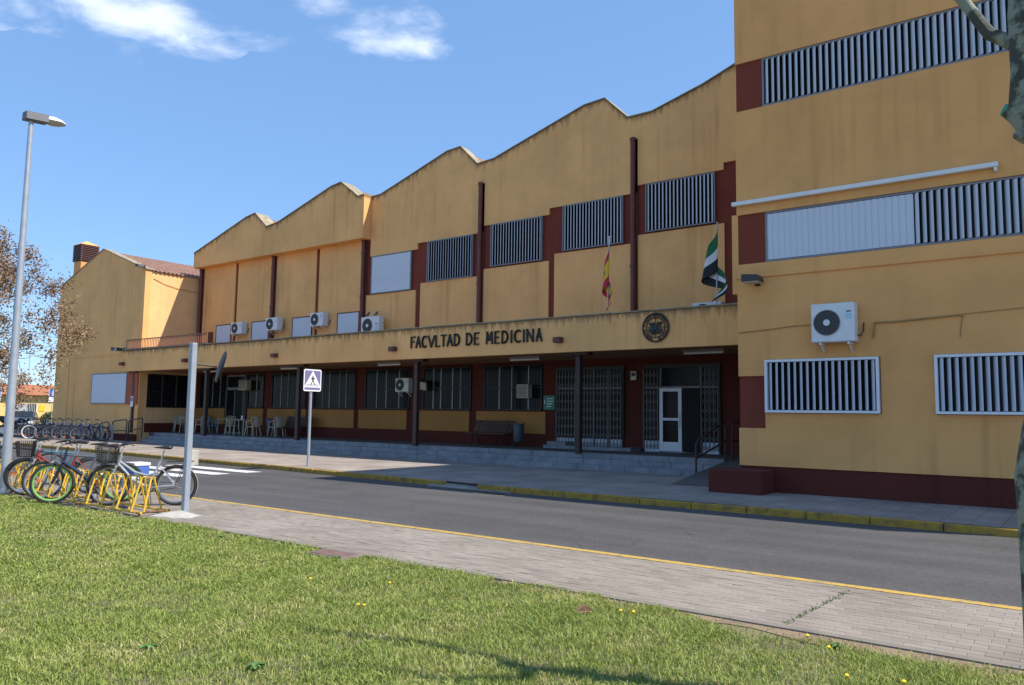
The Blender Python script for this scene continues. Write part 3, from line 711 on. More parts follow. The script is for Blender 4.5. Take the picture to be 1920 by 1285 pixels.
for (a, b_) in [(-37.2, -34.6), (-32.7, -31.5), (-31.15, -28.35), (-28.2, -25.2), (-24.9, -22.1), (-21.45, -18.85), (-18.5, -15.4)]:
    k = MB(); k.box(a, b_, 22.545, 22.61, .962, 1.73); k.build('sill_panel', 'ochre_porch_shade', hall)
# cafe door at the left
k = MB(); k.box(-34.4, -32.9, 22.5, 22.59, .52, 3.35); d_ = k.build('cafe_door', 'grey_frame', hall)
for (a, b_, z0, z1, mm) in [(-34.3, -33.0, 2.75, 3.28, 'glass'), (-34.3, -33.68, .6, 2.62, 'glass'), (-33.6, -33.0, .6, 2.62, 'dark_room')]:
    k = MB(); k.box(a, b_, 22.47, 22.505, z0, z1); k.build('door_pane', mm, d_)
for xm in (-34.35, -33.64, -32.95):
    k = MB(); k.box(xm-.03, xm+.03, 22.45, 22.5, .53, 2.68); k.build('door_jamb', 'gate_metal', d_)
# entrance doors with folding gates
def scissor_gate(parent, x0, x1, z0, z1, y):
    g = MB(); n = int((x1-x0)/.12)
    for i in range(n+1): xx = x0+(x1-x0)*i/n; g.box(xx-.011, xx+.011, y-.012, y+.012, z0, z1)
    hz = (z1-z0)/9
    for j in range(9):
        for i in range(n):
            xa, xb = x0+(x1-x0)*i/n, x0+(x1-x0)*(i+1)/n; za, zb = z0+hz*j+.1*hz, z0+hz*(j+.6)
            d = Vector((xb-xa, 0, zb-za))
            for (A, B_) in (((xa, y, za), (xb, y, zb)), ((xa, y, zb), (xb, y, za))):
                A, B_ = Vector(A), Vector(B_); dd = B_-A; g.obox((A+B_)/2, dd, (0,1,0), dd.cross(Vector((0,1,0))), dd.length/2, .003, .006)
    return g.build('folding_gate', 'gate_metal', parent)
def entrance(x0, x1, leafs, door=None):
    f = MB(); f.box(x0, x1, 22.5, 22.58, 3.14, 3.26); f.box(x0, x0+.06, 22.5, 22.58, .52, 3.14); f.box(x1-.06, x1, 22.5, 22.58, .52, 3.14)
    e = f.build('entrance', 'black_iron', hall)
    g = MB(); g.box(x0+.06, x1-.06, 22.545, 22.555, .66, 3.14); g.build('glazing', 'glass', e)
    k_ = MB(); k_.box(x0+.06, x1-.06, 22.5, 22.54, .52, .86); k_.build('kick_panel', 'louvre_closed', e)
    for xm in leafs:
        k_ = MB(); k_.box(xm-.035, xm+.035, 22.47, 22.54, .53, 3.14); k_.build('mullion', 'gate_metal', e)
    k_ = MB(); k_.box(x0+.06, x1-.06, 22.48, 22.54, 2.5, 2.56); k_.build('transom', 'grey_frame', e)
    return e
e1 = entrance(-14.92, -12.3, (-14.1, -13.4, -12.85)); scissor_gate(e1, -14.86, -12.36, .6, 3.1, 22.42)
e2 = entrance(-11.6, -9.03, (-10.98, -9.63)); scissor_gate(e2, -11.55, -11.05, .6, 3.1, 22.42); scissor_gate(e2, -9.62, -9.08, .6, 3.1, 22.42)
k = MB()
for (a, b_, z0, z1) in [(-10.98, -10.87, .56, 2.5), (-10.35, -10.24, .56, 2.5), (-10.87, -10.35, 2.4, 2.5), (-10.87, -10.35, .56, .84), (-10.87, -10.35, 1.5, 1.58)]: k.box(a, b_, 22.40, 22.46, z0, z1)
dl = k.build('door_leaf', 'white_frame', e2)
k = MB(); k.box(-10.87, -10.35, 22.425, 22.435, .84, 2.4); k.build('door_glass', 'glass', dl)
k = MB(); k.tube([(-10.3, 22.37, 1.3), (-10.3, 22.37, 1.75)], .015, 6); k.build('door_handle', 'chrome', dl)
k = MB(); k.box(-10.2, -9.66, 22.40, 22.47, .54, 2.5); k.build('open_doorway', 'dark_room', e2)
for x in (-15.24, -11.95, -8.6): pass
# steps of granite blocks
st = bpy.data.objects.new('porch_steps', None); COL.objects.link(st); st['kind'] = 'structure'
SX0, SX1 = -36.2, -7.9
for lv in range(3):
    y0 = 19.3+.3*lv; z0, z1 = PZ-.02+.147*lv, PZ+.147*(lv+1); x = SX1-(0 if lv % 2 else .45)
    first = True; xr = SX1
    while xr > SX0:
        ln = min(.92*random.choice((1, 1, 1, .85, 1.1)), xr-SX0)
        if first and lv % 2: ln *= .5
        first = False
        if ln > .05:
            k = MB(); k.box(xr-ln+.006, xr-.003, y0+random.uniform(-.006, .006), y0+.34, z0+(.004 if lv else 0), z1+random.uniform(-.004, .003)); k.build('step_stone', 'granite', st, bevel=.012)
        xr -= ln
k = MB(); k.box(-37.25, -6.2, 20.2, 22.6, .05, .516); o = k.build('porch_floor', 'floor'); o['kind'] = 'structure'
k = MB(); k.box(-14.95, -14.2, 22.0, 22.5, .516, .74); k.box(-15.0, -11.7, 21.85, 22.55, .516, .62); o = k.build('threshold_step', 'granite', st, rel=False)
# ramp by the tower
k = MB(); k.add([(-7.88, 16.6, PZ+.004), (-6.2, 16.6, PZ+.004), (-6.2, 20.3, .52), (-7.88, 20.3, .52), (-7.88, 20.3, .0), (-6.2, 20.3, 0)], [(0,1,2,3), (0,3,4), (1,5,2), (3,2,5,4)]); o = k.build('ramp', 'floor'); o['kind'] = 'structure'

# ---- tower block ---------------------------------------------------------
tower = thing('tower_block', 'tall ochre office block with long bands of vertical louvres', 'building', (-6.17, 16.4, 0))
TX0, TX1, TY = -6.17, 7.0, 16.4
k = MB(); k.box(TX0+.02, TX1, TY+.2, 34, 0, 13.46); k.build('core_wall', 'brown_red', tower)
for (z0, z1, xr) in ((8.375, 9.465, -5.575), (4.935, 6.025, -5.555), (1.405, 2.495, -5.605)):
    k = MB(); k.box(TX0+.015, xr, TY+.035, TY+.139, z0, z1); k.build('red_panel', 'panel_red', tower)
for (z0, z1) in ((9.47, 13.5), (6.03, 8.37)):
    k = MB(); k.box(TX0, TX1, TY, TY+.14, z0, z1); k.build('spandrel_wall', 'ochre_clean', tower)
k = MB(); k.box(TX0, TX1, TY, TY+.14, 2.84, 4.93); k.box(TX0+.61, -5.58+.0, TY+.001, TY+.14, 1.4, 2.84)
k = MB(); k.prism([(TX0, .61), (TX1, .61), (TX1, 1.72), (-5.6, 1.72), (-5.6, 1.4), (TX0, 1.4)], TY, TY+.14); k.build('lower_wall', 'ochre_clean', tower)
k = MB(); k.prism([(TX0, 2.5), (-5.6, 2.5), (-5.6, 2.84), (TX1, 2.84), (TX1, 4.93), (TX0, 4.93)], TY, TY+.14); k.build('lower_wall', 'ochre_clean', tower)
for (a, b_) in ((-3.34, -2.41), (.41, 7)):
    k = MB(); k.box(a, b_, TY+.001, TY+.139, 1.72, 2.84); k.build('window_pier', 'ochre_clean', tower)
k = MB(); k.box(TX0+.01, TX1, TY+.03, TY+.1, PZ, .61); k.build('dado', 'brown_red', tower)
k = MB(); k.box(TX0-.12, TX0+.02, TY+.03, TY+.3, 4.3, 6.05); k.build('corner_duct', 'ochre_clean', tower)
k = MB(); k.box(TX0+.0, TX0+.14, TY+.141, 34, .61, 13.5); k.build('side_wall', 'ochre_clean', tower)
k = MB(); k.box(TX0-.02, TX1, TY-.03, 34, 13.505, 13.56); k.build('coping', 'coping_mat', tower)
louvre_window(tower, -5.57, 2.4, 8.38, 9.46, TY+.05, .125)
louvre_window(tower, -5.55, 2.4, 4.94, 6.02, TY+.05, .124, n_closed=23)
louvre_window(tower, -5.58, -3.36, 1.73, 2.83, TY+.0, .124, frame='white_frame', proud=.06, fr=.05, ang=55)
louvre_window(tower, -2.4, .4, 1.73, 2.83, TY+.0, .124, frame='white_frame', proud=.06, fr=.05, ang=55)
k = MB(); k.box(-6.24, -1.25, TY-.12, TY-.02, 6.22, 6.31); k.box(-1.32, -1.27, TY-.11, TY, 6.14, 6.22); k.build('awning_rail', 'tube_white', tower, bevel=.01)
k = MB(); k.tube([(-6.17, TY-.02, 4.63), (2, TY-.02, 4.64)], .022, 6); k.build('conduit', 'ochre_clean', tower)
mat('cable_ochre', (.36, .215, .08), .8, .2)
for pts_, rr in (([(-6.15, TY-.012, 3.44), (-5.6, TY-.014, 3.47), (-5.0, TY-.014, 3.52), (-4.55, TY-.014, 3.53)], .011), ([(-3.45, TY-.03, 3.2), (-3.42, TY-.03, 3.5), (-3.0, TY-.02, 3.5), (-1.95, TY-.02, 3.56), (-1.9, TY-.02, 3.52)], .02),
                 ([(-1.95, TY-.012, 3.57), (-1.0, TY-.012, 3.62), (1, TY-.012, 3.7)], .007), ([(-1.93, TY-.012, 3.5), (-1.97, TY-.012, 3.15)], .008)):
    k = MB(); k.tube(pts_, rr, 6); k.build('cable', 'cable_ochre', tower)
# low red wall at the foot of the ramp
k = MB(); k.box(-6.52, -5.42, 15.55, 16.42, PZ-.02, .55); lw = k.build('ramp_wall', 'brown_red', bevel=.015); tag(lw, 'low brown-red masonry block at the tower corner beside the ramp', 'wall')

# ---- gabled wing at the left --------------------------------------------
wing = thing('gabled_wing', 'ochre gabled wing with tiled roof at the end of the porch', 'building', (-41.8, 19.6, 0))
k = MB(); k.prism([(-46.45, 0), (-37.3, 0), (-37.3, 8.5), (-41.7, 10.02), (-46.45, 8.4)], 19.6, 19.9); k.build('gable_wall', 'ochre', wing)
k = MB(); k.box(-37.6, -37.3, 19.9, 31, 0, 8.46); k.build('side_wall', 'ochre_sunlit', wing)
k = MB(); k.box(-46.45, -46.2, 19.9, 31, 0, 8.36); k.build('side_wall', 'ochre', wing)
k = MB()
for (xa, za, xb, zb) in ((-41.7, 10.02, -37.24, 8.5), (-46.5, 8.4, -41.7, 10.02)):
    d = Vector((xb-xa, 0, zb-za)); nn = Vector((-d.z, 0, d.x)).normalized(); k.obox(Vector(((xa+xb)/2, 19.78, (za+zb)/2))+nn*.02, d, (0,1,0), nn, d.length/2, .22, .02)
k.build('coping', 'coping_mat', wing)
tile_slope('roof_slope', (-41.7, 9.93), (-37.2, 8.46), 11, wing, y0=19.95)
tile_slope('roof_slope', (-46.4, 8.3), (-41.7, 9.93), 11, wing, y0=19.95)
k = MB(); k.box(-45.98, -45.15, 20.0, 20.85, 7, 9.85); ch = k.build('chimney', 'ochre_clean', wing)
k = MB()
for z in np.arange(9.9, 10.75, .1): k.box(-46.05, -45.08, 19.93, 20.92, z, z+.055)
for (x, y) in ((-46.03, 19.95), (-45.16, 19.95), (-46.03, 20.84), (-45.16, 20.84)): k.box(x, x+.07, y, y+.07, 9.85, 10.8)
k.build('louvre_box', 'chimney_brown', ch)
k = MB(); a, b_, c, d = -46.07, -45.06, 19.91, 20.94
k.add([(a, c, 10.8), (b_, c, 10.8), (b_, d, 10.8), (a, d, 10.8), (-45.56, 20.42, 11.08)], [(3,2,1,0), (0,1,4), (1,2,4), (2,3,4), (3,0,4)]); k.build('cap', 'ochre_clean', ch)
louvre_window(wing, -42.0, -38.4, 1.88, 3.43, 19.55, .125, closed=True)
k = MB(); k.box(-38.38, -37.36, 19.54, 19.6, 1.86, 3.46); k.build('red_panel', 'orange_red', wing)
k = MB(); k.box(-44.8, -38.3, 19.57, 19.6, 4.33, 4.37); k.box(-44.82, -44.78, 19.56, 19.6, .3, 4.33); k.box(-44.1, -44.07, 19.57, 19.6, .3, 3.0); k.build('conduit', 'ochre', wing)
k = MB(); k.box(-46.47, -37.28, 19.55, 19.6, PZ-.02, .42); k.build('dado', 'brown_red', wing)
w_ = MB(); w_.box(-37.32, -37.27, 20.0, 22.3, 1.72, 3.36); ew = w_.build('side_window', 'black_iron', wing)
k = MB(); k.box(-37.275, -37.262, 20.05, 22.25, 1.77, 3.31); k.build('pane', 'glass', ew)
k = MB()
for y in np.arange(20.1, 22.25, .12): k.tube([(-37.22, y, 1.72), (-37.22, y, 3.36)], .008, 5)
for z in (1.76, 2.5, 3.32): k.box(-37.235, -37.205, 20, 22.3, z-.015, z+.015)
k.build('grille', 'black_iron', ew)
for y in (20.75, 21.5):
    k = MB(); k.box(-37.262, -37.25, y-.03, y+.03, 1.77, 3.31); k.build('mullion', 'gate_metal', ew)
k = MB(); k.box(-37.3, -37.26, 19.95, 22.5, .52, .96); k.build('dado', 'brown_red', wing)
k = MB()
for i in range(60):
    t = i/59; k.v.append((0, 0, 0))
k = MB(); k.tube([(-37.28, 20.0, 8.1), (-37.27, 20.6, 7.9), (-37.27, 21.4, 7.75), (-37.27, 22.4, 7.7)], .012, 5); k.build('cable', 'cable_ochre', wing)
# railing on the canopy end
rl = thing('roof_railing', 'salmon metal balustrade on the porch roof before the gabled wing', 'railing', (-36, 19.35, 4.5))
k = MB(); k.box(-38.2, -31.2, 19.3, 19.34, 4.98, 5.02); k.box(-38.2, -31.2, 19.3, 19.34, 4.55, 4.58); k.build('rail', 'rail_red', rl)
for x in np.arange(-38.2, -31.1, .14):
    if abs(x+38.2) < .01: k = MB(); k.box(-.012, .012, -.012, .012, 0, .5); pr_ = k.build('baluster', 'rail_red', rl, rel=False); pr_.location = (x+36, -.03, .02)
    else: put(pr_, 'baluster', rl, (x+36, -.03, .02))

# ------------------------------------------------------------------ lettering, emblem
sgn = thing('fascia_lettering', 'dark metal letters reading FACVLTAD DE MEDICINA on the porch fascia', 'lettering', (-16, 19.2, 3.85))
LX = [-18.669, -18.46, -18.443, -18.195, -18.154, -17.91, -17.885, -17.563, -17.54, -17.341, -17.309, -17.051, -17.035, -16.779, -16.726, -16.474, -16.21, -15.949, -15.875, -15.67, -15.387, -15.115, -15.044, -14.847, -14.763, -14.506, -14.417, -14.348, -14.28, -13.989, -13.942, -13.888, -13.808, -13.543, -13.465, -13.23]
LT = 'FACVLTADDEMEDICINA'
def arc(cx_, cz, rx, rz_, a0, a1, n=9): return [(cx_+rx*math.cos(R(a0+(a1-a0)*i/n)), cz+rz_*math.sin(R(a0+(a1-a0)*i/n))) for i in range(n+1)]
def strokes(c):
    return {'F': [[(0,0),(0,1)], [(0,1),(1,1)], [(0,.55),(.75,.55)]], 'A': [[(0,0),(.5,1)], [(.5,1),(1,0)], [(.2,.36),(.8,.36)]], 'C': [arc(.55,.5,.55,.5,55,305,12)],
            'V': [[(0,1),(.5,0)], [(.5,0),(1,1)]], 'L': [[(0,1),(0,0)], [(0,0),(1,0)]], 'T': [[(.5,0),(.5,1)], [(0,1),(1,1)]], 'D': [[(0,0),(0,1)], [(0,1)]+arc(.3,.5,.7,.5,90,-90,10)+[(0,0)]],
            'E': [[(0,0),(0,1)], [(0,1),(1,1)], [(0,.52),(.8,.52)], [(0,0),(1,0)]], 'M': [[(0,0),(.1,1)], [(.1,1),(.5,.3)], [(.5,.3),(.9,1)], [(.9,1),(1,0)]], 'I': [[(.5,0),(.5,1)]],
            'N': [[(0,0),(0,1)], [(0,1),(1,0)], [(1,0),(1,1)]]}[c]
for i, c in enumerate(LT):
    xa, xb = LX[2*i], LX[2*i+1]; zb = 3.83+(i/17)*.0; hgt = .36; k = MB(); tw = .024
    if c == 'I': xm = (xa+xb)/2; xa, xb = xm-.03, xm+.03
    xa += tw; xb -= tw
    for s_ in strokes(c):
        P = [Vector((xa+(xb-xa)*p[0], 0, zb+hgt*p[1])) for p in s_]
        for A, B_ in zip(P, P[1:]):
            d = B_-A
            if d.length < 1e-4: continue
            k.obox(Vector(((A.x+B_.x)/2, 19.165, (A.z+B_.z)/2)), d, (0,1,0), d.cross(Vector((0,1,0))), d.length/2+tw*.8, .022, tw)
    k.build('letter', 'letters', sgn)
em = thing('round_emblem', 'round dark metal university seal on the porch fascia', 'emblem', (-9.5, 19.2, 4.02))
ec = Vector((-9.5, 19.16, 4.02))
k = MB(); k.torus(ec, (0,1,0), .385, .022, 40, 6); k.torus(ec, (0,1,0), .27, .013, 36, 5); k.build('ring', 'letters', em)
k = MB(); k.box(ec.x-.27, ec.x+.27, ec.y-.01, ec.y+.01, ec.z-.009, ec.z+.009); k.box(ec.x-.009, ec.x+.009, ec.y-.011, ec.y+.011, ec.z-.27, ec.z+.27); k.build('cross_bars', 'letters', em)
k = MB()
for i in range(30):        # raised characters round the rim
    a = 2*math.pi*i/30
    if i in (22, 23, 15): continue
    d = Vector((math.cos(a), 0, math.sin(a))); t_ = Vector((-d.z, 0, d.x)); p = ec+d*.328
    v_ = i % 4
    k.obox(p-t_*.014, d, (0,1,0), t_, .034, .01, .007)
    if v_ != 1: k.obox(p+t_*.014, d, (0,1,0), t_, .034, .01, .007)
    if v_ != 2: k.obox(p+d*.024, t_, (0,1,0), d, .02, .009, .007)
    if v_ == 0: k.obox(p, t_, (0,1,0), d, .018, .009, .006)
k.build('rim_characters', 'letters', em)['kind'] = 'stuff'
k = MB()
blobs = [(-.10, .07, .075), (-.155, .10, .035), (-.06, .12, .03), (.11, .08, .06), (.16, .12, .035), (.08, .13, .028), (0, 0, .07), (0, .05, .05), (-.12, -.09, .075), (-.17, -.06, .04), (.1, -.1, .07), (.16, -.07, .045), (0, -.09, .08), (-.06, -.15, .04), (.06, -.14, .04), (-.09, -.19, .02), (.13, -.16, .025)]
for (dx, dz, r_b) in blobs: k.disc(ec+Vector((dx, random.uniform(-.008, .008), dz)), (random.uniform(-.2, .2), 1, random.uniform(-.2, .2)), r_b, .03, 9)
k.build('central_figure', 'letters', em)

# ------------------------------------------------------------------ AC units, lights, notices
def ac_unit(x0, x1, y, z0, z1, label, fans=1, depth=.32, face=-1, brackets=True, group=None, side=False):
    t = thing('air_conditioner', label, 'air conditioner', ((x0+x1)/2, y, z0), group)
    yf = y-depth
    k = MB(); k.box(x0, x1, yf, y-.03, z0, z1); k.build('casing', 'ac_white', t, bevel=.015)
    w = x1-x0; h = z1-z0
    for i in range(fans):
        fz = z0+h*(.5 if fans == 1 else (.27+.46*i)); fx = x0+w*.37; fr = min(w*.30, h*(.42 if fans == 1 else .21))
        k = MB(); k.disc((fx, yf-.004, fz), (0,1,0), fr, .012, 28); g = k.build('fan_opening', 'ac_dark', t)
        k = MB(); k.torus((fx, yf-.012, fz), (0,1,0), fr, .01, 28, 5)
        for q in range(14): a = 2*math.pi*q/14; k.tube([(fx+.05*math.cos(a), yf-.018, fz+.05*math.sin(a)), (fx+fr*math.cos(a+.25), yf-.014, fz+fr*math.sin(a+.25))], .004, 4)
        for rr in (.5, .78): k.torus((fx, yf-.016, fz), (0,1,0), fr*rr, .003, 24, 4)
        k.build('fan_guard', 'gate_metal', g)
        k = MB(); k.disc((fx, yf-.02, fz), (0,1,0), fr*.26, .014, 16); k.build('hub', 'ac_white', g)
    k = MB(); k.box(x1-w*.2, x1-w*.06, yf-.004, yf+.01, z0+h*.58, z0+h*.72); k.build('label_plate', 'ac_label', t)
    k = MB(); k.box(x1-w*.18, x1-w*.07, yf-.004, yf+.01, z0+h*.755, z0+h*.785); k.build('badge', 'ac_dark', t)
    if brackets:
        for xb in (x0+w*.2, x1-w*.15):
            k = MB(); k.box(xb-.02, xb+.02, yf+.02, y+.02, z0-.05, z0-.005); k.obox((xb, y-.13, z0-.1), (0,1,-.7), (1,0,0), (0,.7,1), .15, .015, .015); k.build('bracket', 'ac_white', t)
    k = MB(); k.tube([(x1-.03, y-.1, z0+h*.2), (x1+.05, y-.08, z0+h*.15), (x1+.09, y-.04, z0+h*.28), (x1+.1, y+.0, z0+h*.5)], .014, 6); k.build('hose', 'ac_dark', t)
    return t
ac_unit(-4.54, -3.72, TY, 3.13, 3.9, 'white air conditioner with round fan above a barred window of the tower')
ac_unit(-33.84, -32.95, 22.54, 5.33, 5.9, 'white air conditioner on the bay next to the small service door', depth=.36)
ac_unit(-30.92, -30.05, 22.44, 5.35, 5.94, 'white air conditioner on the middle bay over the porch roof', depth=.36)
ac_unit(-27.84, -26.97, 22.54, 5.38, 5.97, 'white air conditioner on the bay beside the tall twin-fan unit', depth=.36)
ac_unit(-24.35, -23.3, 22.35, 4.2, 5.55, 'tall twin-fan white air conditioner standing on the porch roof', fans=2, brackets=False)
ac_unit(-8.85, -8.0, 20.4, 4.18, 4.74, 'low grey-white air conditioner on the porch roof left of the green flag', brackets=False)
ac_unit(-7.35, -6.5, 20.4, 4.18, 4.78, 'low air conditioner on the porch roof between green flag and tower', brackets=False)
for q, (x, z, lab) in enumerate([(-24.1, 5.56, 'grey pigeon on the left end of the twin-fan air conditioner'), (-23.6, 5.56, 'grey pigeon on the right end of the twin-fan air conditioner')]):
    k = MB(); y = 22.15
    k.tube([(x-.13, y, z+.05), (x-.06, y, z+.08), (x+.03, y, z+.11), (x+.09, y, z+.16), (x+.11, y, z+.2), (x+.14, y, z+.2)], [.012, .04, .055, .04, .026, .008], 8); k.tube([(x, y-.015, z), (x, y-.015, z+.07)], .006, 4); k.tube([(x+.02, y+.015, z), (x+.02, y+.015, z+.07)], .006, 4)
    tag(k.build('pigeon', 'lamp_grey', smooth=True), lab, 'bird', 'pigeons on the air conditioner')
ac_unit(-22.43, -21.7, 22.5, 2.46, 3.0, 'cream air conditioner on the pier under the porch beside a column', depth=.3)
def box_ac(x0, x1, z0, z1, label):
    t = thing('window_air_conditioner', label, 'air conditioner', ((x0+x1)/2, 22.45, z0))
    k = MB(); k.box(x0, x1, 22.2, 22.46, z0, z1); k.build('casing', 'plastic_cream', t, bevel=.012)
    k = MB()
    for z in np.arange(z0+.05, z1-.04, .045): k.box(x0+.05, x1-.05, 22.185, 22.2, z, z+.02)
    k.build('vent', 'ac_dark', t)
box_ac(-33.0, -32.35, 2.6, 3.1, 'boxy window air conditioner over the cafe doorway')
box_ac(-16.4, -15.9, 2.2, 2.68, 'boxy window air conditioner in the barred window beside the green plaque')
def floodlight(loc, label, rz=0, sc=1):
    t = thing('floodlight', label, 'floodlight', loc, rz=rz)
    k = MB(); k.prism([(-.16*sc, .0), (.16*sc, .0), (.13*sc, .11*sc), (-.16*sc, .14*sc)], -.42*sc, -.12*sc); k.build('housing', 'ac_dark', t, rel=False)
    k = MB(); k.box(-.14*sc, .14*sc, -.40*sc, -.14*sc, -.018*sc, .0); k.build('lens', 'lamp_glass', t, rel=False)
    k = MB(); k.box(-.03*sc, .03*sc, -.14*sc, 0, .02*sc, .08*sc); k.box(-.05*sc, .05*sc, -.02, 0, -.04*sc, .13*sc); k.build('arm', 'ac_dark', t, rel=False)
    return t
floodlight((-5.72, TY, 4.47), 'black floodlight on the tower corner above the porch roof', sc=1.15)
floodlight((-38.9, 19.55, 4.5), 'grey floodlight on the gabled wing beside the balustrade', sc=1.3)
floodlight((-37.4, 19.6, 8.6), 'small pale floodlight at the eave of the gabled wing')
t = thing('wall_monitor', 'tilted box lamp on a porch window grille beside a column', 'lamp', (-20.95, 22.45, 2.6))
k = MB(); k.obox((-20.95, 22.3, 2.7), (1,.2,-.15), (-.2,1,.3), (.15,-.3,1), .22, .1, .2); k.build('housing', 'ac_dark', t, bevel=.01); k = MB(); k.obox((-20.93, 22.19, 2.67), (1,.2,-.15), (-.2,1,.3), (.15,-.3,1), .17, .005, .15); k.build('lens', 'lamp_glass', t)
for i, x in enumerate((-32.8, -27.05, -21.15, -14.9, -8.75)):
    t = thing('ceiling_light', 'white fluorescent batten under the porch ceiling '+['over the cafe tables', 'over the bench behind the crossing sign', 'near the column with the cream air conditioner', 'before the wide folding gate', 'before the white entrance door'][i], 'lamp', (x, 20.6, 3.4), 'fluorescent battens under the porch')
    k = MB(); k.box(x-.6, x+.6, 20.54, 20.66, 3.44, 3.5); k.build('batten', 'grey_frame', t); k = MB(); k.tube([(x-.58, 20.6, 3.41), (x+.58, 20.6, 3.41)], .03, 8); k.build('tube', 'tube_white', t)
t = thing('green_plaque', 'green information plaque on the pier beside the folding gate', 'plaque', (-15.2, 22.5, 1.8))
k = MB(); k.box(-15.45, -14.98, 22.5, 22.55, 1.8, 2.3); k.build('panel', 'green_plaque', t, bevel=.005)
k = MB()
for j, (a, b_) in enumerate(((-15.3, -15.05), (-15.3, -15.02), (-15.3, -15.08), (-15.3, -15.12))): k.box(a, b_, 22.492, 22.5, 2.17-j*.09, 2.195-j*.09)
k.box(-15.41, -15.385, 22.492, 22.5, 2.0, 2.15); k.build('lines', 'sign_white', t)
k = MB(); k.box(-12.05, -11.85, 22.5, 22.54, 2.78, 3.06); nb = k.build('notice_plate', 'notice'); tag(nb, 'small cream notice on the pier between the two entrances', 'notice')
k = MB(); k.box(-12.02, -11.88, 22.49, 22.5, 2.9, 3.02); k.build('figure', 'sign_black', nb)
k = MB(); k.box(-37.84, -37.62, 19.5, 19.515, 1.75, 2.25); nb = k.build('post_notice', 'sign_white'); tag(nb, 'white and blue notice fixed to the dark end post of the porch', 'notice')
k = MB(); k.box(-37.81, -37.65, 19.492, 19.5, 2.0, 2.2); k.build('print', 'blue_panel', nb)

# ------------------------------------------------------------------ flags
def flag(x, y, zt, label, bands, crest, width, drop, seed, lean=.05, nf=5.2):
    rnd = random.Random(seed)
    t = thing('flag', label, 'flag', (x, y, 4.49), 'flags on the porch roof')
    k = MB(); k.tube([(x-lean, y, 4.2), (x, y, zt)], .018, 8); k.disc((x, y, zt+.02), (0,0,1), .028, .04, 8); k.build('pole', 'galv', t)
    nu, nv = 44, 24; k = MB(); H = 1.15
    for i in range(nu+1):
        u = i/nu
        for j in range(nv+1):
            v = j/nv
            zz = zt-.1-v*H*(1-.6*u)-drop*u*(1-.1*v)
            s_ = min(1.0, (zt-zz)/2.1); ph = u*(nf+.8*v)+seed
            xx = x+width*.5*(math.sin(ph)-math.sin(seed)*(1-u))*(.25+.75*s_)*min(1, u*4)+.015
            yy = y-.03+.13*s_*math.cos(ph*1.15)*min(1, u*4)-.03*math.sin(v*5+u*3)*u
            k.v.append((xx, yy, zz))
    for i in range(nu):
        for j in range(nv):
            v = (j+.5)/nv; u = (i+.5)/nu; mi = 0
            for q, (lim, _) in enumerate(bands):
                if v <= lim: mi = q; break
            cu, cv = u-crest[0], (v-crest[1])
            if (cu/crest[2])**2+(cv/crest[3])**2 < 1: mi = len(bands)+(1 if cv > .02 and crest[4] else 0)
            a = i*(nv+1)+j; k.f.append((a, a+1, a+nv+2, a+nv+1)); k.mi.append(mi)
    k.build('cloth', [b_[1] for b_ in bands]+['flag_crest', 'flag_blue'], t, smooth=True)
flag(-11.17, 19.55, 6.78, 'hanging red and yellow national flag on the porch roof', [(.25, 'flag_red'), (.75, 'flag_yellow'), (1.01, 'flag_red')], (.35, .5, .11, .17, 0), .40, 1.8, 1.0, nf=8.5)
flag(-7.88, 19.55, 6.74, 'hanging green white and black regional flag on the porch roof', [(.40, 'flag_green'), (.68, 'flag_white'), (1.01, 'flag_black')], (.4, .54, .09, .13, 1), .8, 1.7, 2.2, nf=7.0)

# ------------------------------------------------------------------ porch furniture
def bench(x, y, label):
    t = thing('park_bench', label, 'bench', (x, y, .516))
    L_ = 1.75
    for i in range(5):
        k = MB(); k.box(x-L_/2, x+L_/2, y-.42+i*.085, y-.42+i*.085+.065, .93, .965); k.build('seat_slat', 'bench_wood', t)
    for i in range(5):
        k = MB(); yy = y+.02+i*.035; zz = 1.02+i*.085; k.obox((x, yy, zz), (1,0,0), (0,.38,.92), (0,-.92,.38), L_/2, .034, .016); k.build('back_slat', 'bench_wood', t)
    for sx in (-.65, .65):
        k = MB(); k.tube([(x+sx, y-.42, .516), (x+sx, y-.3, .75), (x+sx, y-.36, .93)], .022, 6); k.tube([(x+sx, y+.12, .516), (x+sx, y-.02, .75), (x+sx, y-.02, .93), (x+sx, y+.17, 1.4)], .022, 6); k.tube([(x+sx, y-.4, .92), (x+sx, y, .92)], .02, 6)
        k.build('leg', 'black_iron', t)
bench(-17.3, 22.0, 'dark slatted bench on the porch beside the bin near the entrance')
bench(-28.2, 22.0, 'dark slatted bench on the porch behind the crossing sign')
def bin_(x, y, label):
    t = thing('litter_bin', label, 'bin', (x, y, .516))
    k = MB(); k.tube([(x, y, .68), (x, y, .7), (x, y, 1.28), (x, y, 1.3)], [.15, .165, .185, .17], 14); k.build('bucket', 'bin_grey', t, smooth=True)
    k = MB(); k.tube([(x+.2, y+.02, .516), (x+.2, y+.02, 1.34)], .025, 8); k.tube([(x-.2, y+.02, .516), (x-.2, y+.02, 1.34)], .025, 8); k.box(x-.2, x+.2, y, y+.04, .98, 1.02); k.build('stand', 'black_iron', t)
bin_(-16.0, 21.8, 'grey litter bin on the porch beside the bench near the entrance')
bin_(-29.75, 21.7, 'grey litter bin on the porch between cafe chairs and bench')
